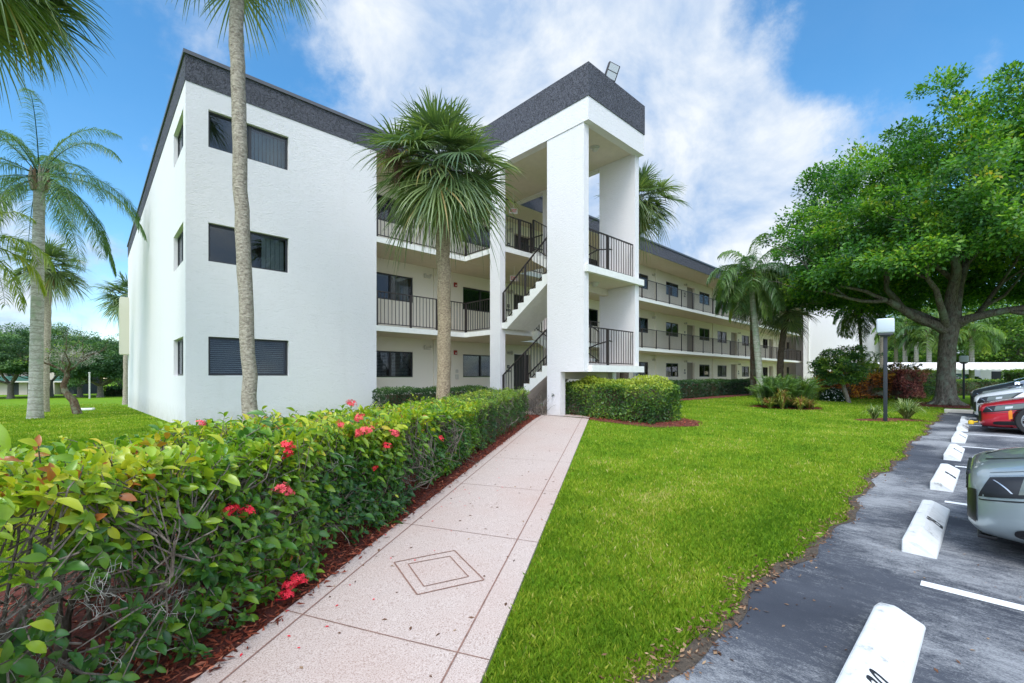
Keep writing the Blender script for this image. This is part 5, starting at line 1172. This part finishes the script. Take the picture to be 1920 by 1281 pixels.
def simple_tree(name, label, px, d, topy, w, leaf, seed, lsize=.22, ncl=170, per=60, trunk_r=.28, fork=.28, group=None, bark_='grey_bark', down=.42, lvl=2, botf=.26):
    b = Vector(b3(px, d)); zt = zat(topy, d); H = zt-b.z; rz = H*.5; c = (b.x, b.y, b.z+H*.55)
    f = b+UP*H*fork; g = np.random.default_rng(seed)
    lim = [(f, Vector((math.cos(a+seed), math.sin(a+seed), .75)), H*.22, trunk_r*.55) for a in (0, 1.3, 2.6, 3.9, 5.1)]
    return broad_tree(name, label, b, lim, [b-UP*.1, b+UP*.5, f], [trunk_r*1.35, trunk_r, trunk_r*.85], (*c[:2], b.z+H*.52, w, w, H*.46, H*down), leaf, bark_, ncl=ncl, per=per, lsize=lsize, seed=seed, clr=w*.2, lvl=lvl, group=group, bottom=b.z+H*botf, bspread=H*.05)
OG = 'dark oaks on the far side of the left lawn'
for i, (px, d, ty, w, lb, lf) in enumerate([(20, 62, 612, 6.2, 'dark oak at the left edge before the beige flats, trunk splitting low', 'oak_leaf'), (95, 72, 606, 6.5, 'dark oak behind the grey ringed palm trunk', 'oak_leaf'), (150, 66, 622, 5.5, 'dark oak with rounded crown behind the leaning little tree', 'oak_leaf'),
                             (188, 62, 640, 4.6, 'dark oak with several pale stems, nearest the left corner of the building', 'oak_leaf'), (225, 84, 628, 6, 'brighter green tree partly hidden by the left corner of the building', 'lime_leaf'), (-70, 66, 600, 7, 'dark oak crown reaching in from beyond the left edge', 'oak_leaf')]):
    simple_tree('oak_tree', lb, px, d, ty, w, lf, 30+i, lsize=.25, ncl=300, per=130, trunk_r=.34, group=OG, fork=.2, botf=.42)
RG = 'green trees beyond the carport'
for i, (px, d, ty, w, lb, lf) in enumerate([(1890, 46, 530, 7.5, 'broad light green tree with spreading grey limbs at the right edge beyond the carport', 'lime_leaf'), (1985, 52, 520, 7, 'light green tree beyond the right edge of the carport', 'lime_leaf'), (1700, 78, 610, 7, 'bright green tree far behind the feather palms, left of the big trunk', 'lime_leaf'),
                             (1850, 74, 600, 7.5, 'darker tree behind the light green one, right of the big trunk', 'oak_leaf'), (1770, 92, 615, 8, 'distant tree straight behind the big trunk', 'oak_leaf'), (1940, 88, 590, 9, 'far dark tree at the right edge behind the others', 'oak_leaf'), (1640, 95, 625, 8, 'distant dark tree just right of the plain white block', 'oak_leaf')]):
    simple_tree('leafy_tree', lb, px, d, ty, w, lf, 50+i, lsize=.30 if d < 60 else .42, ncl=260 if d < 60 else 170, per=90, trunk_r=.36, group=RG, fork=.24)
# small leaning tree by the croton bed and the gnarled one on the left
b = Vector(b3(1592, 21.5)); q = lambda x, y: Vector(at3(x, y, 21.5))
broad_tree('small_tree', 'small round topped tree with leaning trunk by the orange croton bed', b, [(q(1581, 715), Vector((-.3, -.2, .8)), .8, .05), (q(1579, 712), Vector((.5, -.4, .7)), .8, .05), (q(1580, 715), Vector((-.8, .3, .5)), .8, .045)], [b-UP*.05, q(1585, 735), q(1578, 712)], [.10, .085, .075],
           (*at(1574, 21.5), zat(690, 21.5), 1.05, 1.05, .95, .8), 'hedge_leaf', 'grey_bark', ncl=120, per=90, lsize=.10, seed=61, clr=.32, lvl=2)
b = Vector(b3(146, 18.2)); q = lambda x, y: Vector(at3(x, y, 18.2))
broad_tree('gnarled_tree', 'gnarled leaning little tree with lichen grey twigs on the left lawn', b, [(q(124, 700), Vector((.5, -.6, .8)), .75, .07), (q(125, 700), Vector((-.6, .3, .8)), .7, .06), (q(128, 695), Vector((.9, -.5, .4)), .8, .06), (q(126, 698), Vector((.1, .2, 1)), .8, .05)], [b-UP*.05, q(138, 752), q(122, 735), q(119, 722), q(126, 706), q(125, 698)], [.16, .13, .11, .10, .09, .08],
           (*at(130, 18.2), zat(664, 18.2), .95, .95, .62, .5), 'hedge_leaf', 'brown_bark', ncl=26, per=40, lsize=.06, seed=62, clr=.2, lvl=3)
g = np.random.default_rng(4); m = MB(); c = np.array(at3(132, 668, 18.2))-np.array(b)
for i in range(420):
    d = unit(g.normal(size=3)); p0 = c+d*g.uniform(.1, .75)*np.array([1.15, 1.15, .6]); e = p0+unit(d+g.normal(size=3))*.2; m.tube([tuple(p0), tuple((p0+e)/2+g.normal(size=3)*.02), tuple(e)], [.009, .007, .004], 'dry_moss', 3, cap=False)
m.build('lichen_twigs', bpy.data.objects['gnarled_tree'])
# plants in beds on the right lawn
c = at(1476, 17.6); disc_bed(c, 1.35, .8, R(-43)); t_ = thing('palm_clump', 'bushy clump of fine leaved green palms in the island bed on the lawn', 'palm clump', (c[0], c[1], gz(c)))
def clump(root, n, L, leaf, seed, nl=30, lw=.009, spread=.5, ll=.28, el0=(35, 85), droopy=1.3):
    g = np.random.default_rng(seed); C = []; Wd = []; rn = []; Bn = []; m = MB()
    for k in range(n):
        az = g.uniform(0, 6.28); el = R(g.uniform(*el0)); s0 = np.array([g.normal()*spread, g.normal()*spread, 0]); s0 = RTa*s0[0]+FWa*s0[1]*.6; d = np.array([math.cos(az)*math.cos(el), math.sin(az)*math.cos(el), math.sin(el)]); p = s0.copy(); P_ = [p.copy()]; LL = L*g.uniform(.7, 1.1)
        for i in range(8): d = unit(d+np.array([0, 0, -.16*droopy*(i/8+.3)])); p = p+d*LL/8; P_.append(p.copy())
        P_ = np.array(P_); m.tube([tuple(q) for q in P_], list(np.linspace(.012, .003, 9)), leaf, 4, cap=False); side = np.array([-math.sin(az), math.cos(az), 0]); hue = g.uniform(.2, .7)
        for j in range(nl):
            s = .2+.8*(j+.5)/nl; q = s*8; i = min(int(q), 7); pos = P_[i]+(P_[i+1]-P_[i])*(q-i); tg = unit(P_[i+1]-P_[i])
            for sg in (-1, 1):
                dr_ = unit(side*sg+tg*.8+np.array([0, 0, .25])); tt = np.array([0, .5, 1.]); C.append(pos[None]+dr_[None]*ll*tt[:, None]+np.array([0, 0, -1.])[None]*ll*.35*tt[:, None]**2); Wd.append(lw); rn.append(np.clip(hue+g.normal()*.1, 0, 1)); Bn.append(np.cross(dr_, np.array([0, 0, 1.])+g.normal(size=3)*.3))
    m.build('stalks', root); strips('fronds', np.array(C), np.array(Wd), np.array(rn), leaf, root, B=np.array(Bn), wprof=[.8, 1, .08])
RTa = np.array([RT[0], RT[1], 0]); FWa = np.array([FW[0], FW[1], 0])
clump(t_, 230, 1.22, 'queen_leaf', 3, nl=40, lw=.009, spread=.40, el0=(58, 89), droopy=1.1, ll=.24)
for i, (px, d, lb, h) in enumerate([(1466, 16.8, 'yellow topped croton plant in front of the palm clump', .95), (1443, 16.9, 'short dark croton at the left of the palm clump', .5), (1500, 16.7, 'pinkish croton at the right of the palm clump', .62), (1517, 17.0, 'smaller croton at the far right of the palm clump', .5)]):
    strap_plant('croton_plant', lb, at(px, d), (.5), h*.85, 240, 'cordyline_leaf', 70+i, 'croton', .014, 'crotons round the palm clump')
c = at(1640, 13.5); disc_bed(c, .62, .3, R(-43)); strap_plant('strap_leaf_plant', 'smaller spiky variegated plant just left of the lamp post foot', c, .42, .52, 120, seed=81)
c = at(1700, 13.9); disc_bed((c[0]-.3, c[1]+.2), .9, .4, R(-43)); strap_plant('strap_leaf_plant', 'larger spiky variegated plant right of the lamp post foot', c, .72, .66, 260, seed=82)
box_hedge('croton_hedge', 'orange and red croton hedge behind the small leaning tree', at(1538, 25.2), at(1655, 25.6), 1.1, .2, 1.55, 'croton_leaf', 500, .13, 7, cat='croton hedge', wob=.25)
box_hedge('croton_hedge', 'pinkish red croton bush right of the lamp post', at(1672, 25.2), at(1712, 25.2), 1.3, .2, 1.75, 'pink_croton_leaf', 500, .13, 8, cat='croton hedge', wob=.3)
box_hedge('clipped_hedge', 'small square green hedge left of the big tree trunk', at(1712, 26), at(1728, 26), .9, .1, .95, 'hedge_leaf', 600, .08, 9)
box_hedge('clipped_hedge', 'bright green block hedge between the croton bush and the big trunk', at(1690, 29.5), at(1765, 29.5), 1.2, .1, 1.75, 'hedge_leaf', 420, .10, 10, rshift=.12)
box_hedge('clipped_hedge', 'low hedge with reddish top right of the big trunk, in front of the carport', at(1735, 31.5), at(2000, 31.0), 1.0, .0, 1.15, 'hedge_leaf', 380, .10, 11)
box_hedge('clipped_hedge', 'low pale variegated hedge in front of the croton bed', at(1528, 23.2), at(1562, 23.2), .7, .15, .75, 'hedge_leaf', 700, .07, 12, rshift=.25)
box_hedge('clipped_hedge', 'dark hedge beyond the oaks on the far left', at(203, 70), at(262, 70), 1.5, -2.2, -.3, 'dark_hedge_leaf', 120, .25, 13)
box_hedge('rounded_bush', 'yellow green rounded bush behind the parked cars at the right edge', at(1898, 27), at(1990, 27), 1.2, .1, 1.75, 'lime_leaf', 420, .10, 14, cat='bush')
c = at(1562, 22.6); t_ = thing('flowering_bush', 'low dark bush sprinkled with white flowers beside the leaning trunk', 'bush', (c[0], c[1], gz(c))); g = np.random.default_rng(9); n = 2600; d = rsph(n); d[:, 2] = abs(d[:, 2]); P = d*np.array([.55, .55, .62])*g.uniform(.75, 1.0, (n, 1)); leaves('foliage', P, d+g.normal(size=(n, 3))*.6, d+g.normal(size=(n, 3))*.4, .09, .045, g.uniform(0, .5, n), 'dark_hedge_leaf', t_)
n = 260; d = rsph(n); d[:, 2] = abs(d[:, 2]); wf_ = leaves('white_flowers', d*np.array([.56, .56, .64]), g.normal(size=(n, 3)), d, .06, .055, g.random(n), 'flower_white', t_); wf_['kind'] = 'stuff'
c = at(1626, 26.0); t_ = thing('palm_clump', 'spreading light green young palm behind the croton hedge', 'palm clump', (c[0], c[1], .3)); clump(t_, 24, 2.5, 'yq', 6, nl=26, lw=.02, spread=.25, ll=.5, el0=(35, 85))
c = at(1688, 27.2); t_ = thing('palm_clump', 'young palm between the lamp post and the big trunk', 'palm clump', (c[0], c[1], .3)); clump(t_, 18, 2.3, 'queen_leaf', 7, nl=26, lw=.02, spread=.2, ll=.45, el0=(35, 85))
c = at(1010, 13.4); t_ = thing('dry_shrub', 'tangle of bare dry stems under the stair flight at the end of the hedge', 'shrub', (c[0], c[1], .25)); m = MB(); g = np.random.default_rng(3)
for i in range(70):
    p = np.array([g.normal()*.2, g.normal()*.2, 0]); d = unit(np.array([g.normal()*.7, g.normal()*.7, 1.])); pts = [p]
    for k in range(5): d = unit(d+g.normal(size=3)*.35); p = p+d*.15; pts.append(p)
    m.tube([tuple(q) for q in pts], [.009, .008, .006, .005, .004, .002], 'twig_bark', 4, cap=False)
m.build('stems', t_)

# ------------------------------------------------------------------ far buildings and carport
c = at(124, 88); zb = -2.35; FB = thing('beige_flats', 'far beige apartment block with green balcony panels, seen under the oaks on the left', 'building', (c[0], c[1], zb), R(-43.5))
m = MB(); m.box(-7, .3, 0, -2.6, 8, 8.9, 'beige_wall'); m.box(-30, 1.6, 0, -7, 8, 8.9, 'room_dark'); m.box(-2.6, 1.6, 0, 0, 8, 8.9, 'room_dark'); m.box(-3.1, .25, 0, -2.59, 1.6, 8.9, 'beige_wall'); m.build('wall', FB)
for z in (2.7, 5.45, 8.2): m = MB(); m.box(-30, 0, z-.12, -7.0, 1.6, z+.15, 'concrete_pale'); m.box(-2.58, 0, z-.12, .4, 1.6, z+.15, 'concrete_pale'); m.build('balcony_slab', FB)
for z in (2.85, 5.6): m = MB(); m.box(-30, .02, z, -7.1, .06, z+.95, 'green_panel'); m.box(-2.5, .02, z, .3, .06, z+.95, 'green_panel'); m.build('balcony_panel', FB)
for z in (1.0, 3.8, 6.5):
    m = MB(); m.box(-5.4, .26, z, -4.2, .3, z+1.2, 'room_dark'); m.box(-5.45, .22, z-.06, -4.15, .298, z, 'concrete_pale'); m.build('window', FB)
for x in (-11, -15, -20, -25): m = MB(); m.box(x, 1.5, 0, x+1.7, 1.59, 8.6, 'beige_wall'); m.build('balcony_pier', FB)
m = MB(); m.box(-30.3, -.2, 8.9, .6, 8.3, 9.4, 'concrete_pale'); m.build('roof', FB)
c = at(168, 56); t_ = thing('pole', 'thin pale pole standing among the oaks on the left', 'pole', (*c, gz(c))); m = MB(); m.lathe([(0, 0), (.09, 0), (.08, 3.2), (0, 3.2)], 'concrete_pale', 10); m.build('shaft', t_); m = MB(); m.lathe([(0, 3.2), (.12, 3.2), (.1, 3.3), (0, 3.32)], 'concrete_pale', 10); m.build('pole_cap', t_)
c = at(160, 21.5); t_ = thing('drain_slab', 'small white concrete slab lying in the dip of the left lawn', 'slab', (*c, gz(c)+.02), R(-20)); m = MB(); m.box(-.32, -.15, 0, .32, .15, .1, 'plaque_white'); m.build('slab_top', t_, bevel=.02); m = MB(); m.box(-.3, -.13, -.12, .3, .13, -.001, 'concrete_pale'); m.build('slab_footing', t_)
# carport
c = at(1660, 38); CPt = thing('carport', 'long white fabric covered carport with scalloped edge across the right background', 'carport', (*c, .1), R(-43.5-1.2))
m = MB(); L = 30.; n = int(L/.5); T0, T1 = 2.52, 2.02
m.prism([(0, T1), (.9, T0), (4.5, T0+.1), (5.4, T1), (5.4, T1-.03), (4.5, T0+.06), (.9, T0-.04), (0, T1-.03)], 'x', 0, L, 'canvas_white')
for i in range(n):
    x0, x1 = i*.5, (i+1)*.5; pts = [(x1, -.004, T1+.02), (x0, -.004, T1+.02)]+[(x0+.5*k/6, -.004, T1-.10-.09*math.sin(math.pi*k/6)) for k in range(7)]; m.face(pts, 'canvas_white')
m.build('canopy', CPt)
for x in np.arange(.6, L, 3.4): m = MB(); m.box(x-.05, .9, -.2, x+.05, 1.0, T0-.1, 'plaque_white'); m.bar((x, .95, 1.5), (x+.6, .95, T0-.12), .05, 'plaque_white'); m.build('post', CPt)
c = at(1700, 60); FC = thing('white_building', 'low white building with dark openings glimpsed under the carport', 'building', (*c, 0), R(-43.5))
m = MB(); m.box(0, 0, 0, 9, 6, 3.2, 'white_stucco'); m.box(11, 1, 0, 24, 7, 5.6, 'white_stucco'); m.build('wall', FC)
for x in (1, 4.5, 12.5, 16, 20): m = MB(); m.box(x, -.05 if x < 9 else .95, .8, x+1.6, 0.01 if x < 9 else 1.01, 2.1, 'room_dark'); m.build('window', FC)
m = MB(); m.box(10.8, .8, 5.6, 24.2, 7.2, 6.2, 'grey_stucco'); m.build('roof', FC)
src = [o for o in bpy.data.objects if o.name.startswith('parked_s') and o.parent is None]
for i, (px, lb) in enumerate([(1845, 'dark car parked under the carport, seen over the hedge'), (1700, 'car parked under the carport left of the big trunk')]):
    o = copy_tree([s for s in src if 'dark blue' in s['label']][0]); q = at(px, 42.5); o.location = (*q, .0); o.rotation_euler = (0, 0, R(-43.5+180)); o['label'] = lb; o['category'] = 'car'

# ------------------------------------------------------------------ ground stuff: grass, mulch chips, litter
def path_t(P):      # signed distances to the walkway's two edges (positive = inside)
    nl_ = np.array([wl[1], -wl[0]]); a = (P-PLa)@nl_; wr = (PR1-PRa)/np.linalg.norm(PR1-PRa); nr = np.array([-wr[1], wr[0]]); b_ = (P-PRa)@nr; al = (P-PLa)@wl
    return a, b_, al
g = np.random.default_rng(1); n = 620000
px = g.uniform(-150, 2050, n); py = 706+np.exp(g.uniform(math.log(34), math.log(660), n)); py = np.where(g.random(n) < .5, g.uniform(735, 1380, n), py)
d = CZ*FPX/(py-706)*g.uniform(.97, 1.03, n); keep = g.random(n) < np.clip((d/4.5)**1.1, .06, 1); px, d = px[keep], d[keep]
a_ = (px-960)/FPX*d; P = np.stack([CX+a_*RT[0]+d*FW[0], CY+a_*RT[1]+d*FW[1]], -1)
a1, b1, al = path_t(P); u, v = P[:, 0], P[:, 1]
onwalk = (a1 > -.0) & (b1 > -.01) & (al < 14)
inbed = (a1 < 0.02) & (a1 > -1.80) & (al > -1.5) & (al < 14.4)
ok = ~onwalk & ~inbed & (v > -11.90+.05*np.sin(u*1.3)+.035*np.sin(u*4.1+1)+.03*np.sin(u*13)) & ~((u > -.05) & (v > -.05) & (u < 57)) & ~((u > 4) & (u < 60) & (v > -1.6)) & ~((u > 7.9) & (u < 11.4) & (v > -5.7) & (v < 0))
for (cx, cy, rx, ry, ro) in [(9.4, -6.1, 1.25, 1.9, 0), (25.5, -2.4, 15, .75, 0), (*at(1476, 17.6), 1.25, .72, R(-43)), (base.x, base.y, 2.5, 1.4, .3)]:
    dx, dy = u-cx, v-cy; x = dx*math.cos(ro)+dy*math.sin(ro); y = -dx*math.sin(ro)+dy*math.cos(ro); ok &= ((x/rx)**2+(y/ry)**2) > 1
P, d = P[ok], d[ok]; n = len(P); print('grass blades', n)
z = ground_z(P[:, 0], P[:, 1]); h = g.uniform(.016, .040, n)*(1+d*.015); w = .0022+.00085*np.minimum(d, 26)*.8; az = g.uniform(0, 6.28, n); lean = g.uniform(.1, .9, n)*h
ca, sa = np.cos(az), np.sin(az); az2 = g.uniform(0, 6.28, n); B0 = np.stack([P[:, 0]-ca*w, P[:, 1]-sa*w, z-.003], -1); B1 = np.stack([P[:, 0]+ca*w, P[:, 1]+sa*w, z-.003], -1)
M0 = np.stack([P[:, 0]+np.cos(az2)*lean*.35+ca*w*.8, P[:, 1]+np.sin(az2)*lean*.35+sa*w*.8, z+h*.6], -1); Tp = np.stack([P[:, 0]+np.cos(az2)*lean, P[:, 1]+np.sin(az2)*lean, z+h], -1)
V = np.stack([B0, B1, M0, Tp], 1); pn = np.array([noise.noise(Vector((p[0]*.9, p[1]*.9, 0)))*.5+noise.noise(Vector((p[0]*3.5, p[1]*3.5, 4)))*.35 for p in P[:, :2]]); rn = .50+pn*.75+g.normal(size=n)*.17+(g.random(n) < .03)*.45
F = (np.arange(n)[:, None, None]*4+np.array([(0, 1, 2, 3)])[None]).reshape(-1, 4)
tag(npmesh('grass', V, [F], 'grass_blade', rnd=np.repeat(rn, 4)), 'short bright green lawn grass', 'grass', kind='stuff')
# mulch chips
def chips(name, P, mat, L, kind_lb, zoff=.012, seed=1, wf=.28):
    g = np.random.default_rng(seed); n = len(P); z = ground_z(P[:, 0], P[:, 1])+zoff+g.uniform(0, .025, n); D = g.normal(size=(n, 3)); D[:, 2] *= .25; N = g.normal(size=(n, 3))*.35; N[:, 2] = 1
    Ls = L*g.uniform(.4, 1.3, n); return tag(leaves(name, np.column_stack([P, z]), D, N, Ls, Ls*wf, g.random(n), mat, None, droop=.02), kind_lb[0], kind_lb[1], kind='stuff')
g = np.random.default_rng(2); n = 26000; al = g.uniform(1.5, 14.2, n)**1; al = 1.5+12.7*g.random(n)**1.5; off = g.uniform(-.05, 1.6, n)*np.where(g.random(n) < .55, .35, 1)
P = h0[None]+wl[None]*al[:, None]+wn[None]*off[:, None]
chips('mulch_chips', P, 'mulch_chip', .045, ('red brown mulch chips between the hedge and the walkway', 'mulch'), .02)
n = 5200; u = g.uniform(-1.5, 22, n); u = -1.0+23*g.random(n)**1.6; v = np.array([edge_v(x) for x in u])+g.normal(size=n)*.06+.04
chips('edge_litter', np.column_stack([u, v]), 'litter', .035, ('dry leaves and bits along the edge of the asphalt', 'leaf litter'), .006, 3, .45)
# scattered leaves and petals on the walkway and asphalt
n = 190; s = g.random(n)**1.3; t1 = g.uniform(.0, 1., n); P = np.array([walk(a, b)[:2] for a, b in zip(s, t1)]); Z = np.array([walk(a, b)[2] for a, b in zip(s, t1)])+.004
D = g.normal(size=(n, 3)); D[:, 2] = .02; N = g.normal(size=(n, 3))*.15; N[:, 2] = 1; tag(leaves('fallen_leaves', np.column_stack([P, Z]), D, N, g.uniform(.012, .045, n), g.uniform(.008, .02, n), g.random(n), 'litter'), 'tiny brown leaves scattered on the pink walkway', 'leaf litter', kind='stuff')
n = 46; s = g.uniform(.08, .5, n); t1 = g.uniform(0, .55, n)**1.2; P = np.array([walk(a, b)[:2] for a, b in zip(s, t1)]); Z = np.array([walk(a, b)[2] for a, b in zip(s, t1)])+.005; D = g.normal(size=(n, 3)); D[:, 2] = .02; N = np.tile([0, 0, 1.], (n, 1))
tag(leaves('fallen_petals', np.column_stack([P, Z]), D, N, g.uniform(.01, .028, n), g.uniform(.008, .016, n), g.random(n), 'flower_red'), 'red petals fallen on the walkway under the hedge', 'petals', kind='stuff')
n = 160; P = np.column_stack([g.uniform(0, 9, n), g.uniform(-13.4, -12.0, n)]); D = g.normal(size=(n, 3)); D[:, 2] = .02; N = g.normal(size=(n, 3))*.1; N[:, 2] = 1; tag(leaves('asphalt_litter', np.column_stack([P, np.full(n, .006)]), D, N, g.uniform(.01, .04, n), g.uniform(.005, .015, n), g.random(n), 'litter'), 'dry leaf scraps on the asphalt', 'leaf litter', kind='stuff')
# mulch in the small beds
for i, (cx, cy, rx, ry, ro, lb) in enumerate([(9.4, -6.1, 1.3, 1.95, 0, 'mulch chips round the thick yellow green hedge'), (*at(1476, 17.6), 1.3, .75, R(-43), 'mulch chips round the palm clump'), (base.x, base.y, 2.5, 1.4, .3, 'mulch chips at the foot of the big shade tree')]):
    n = 2500; r = np.sqrt(g.random(n)); a = g.uniform(0, 6.28, n); x, y = rx*r*np.cos(a), ry*r*np.sin(a); chips('mulch_chips', np.column_stack([cx+x*math.cos(ro)-y*math.sin(ro), cy+x*math.sin(ro)+y*math.cos(ro)]), 'mulch_chip', .06, (lb, 'mulch'), .03, 10+i, .35)
S.cycles.max_bounces = 8; S.cycles.transparent_max_bounces = 8
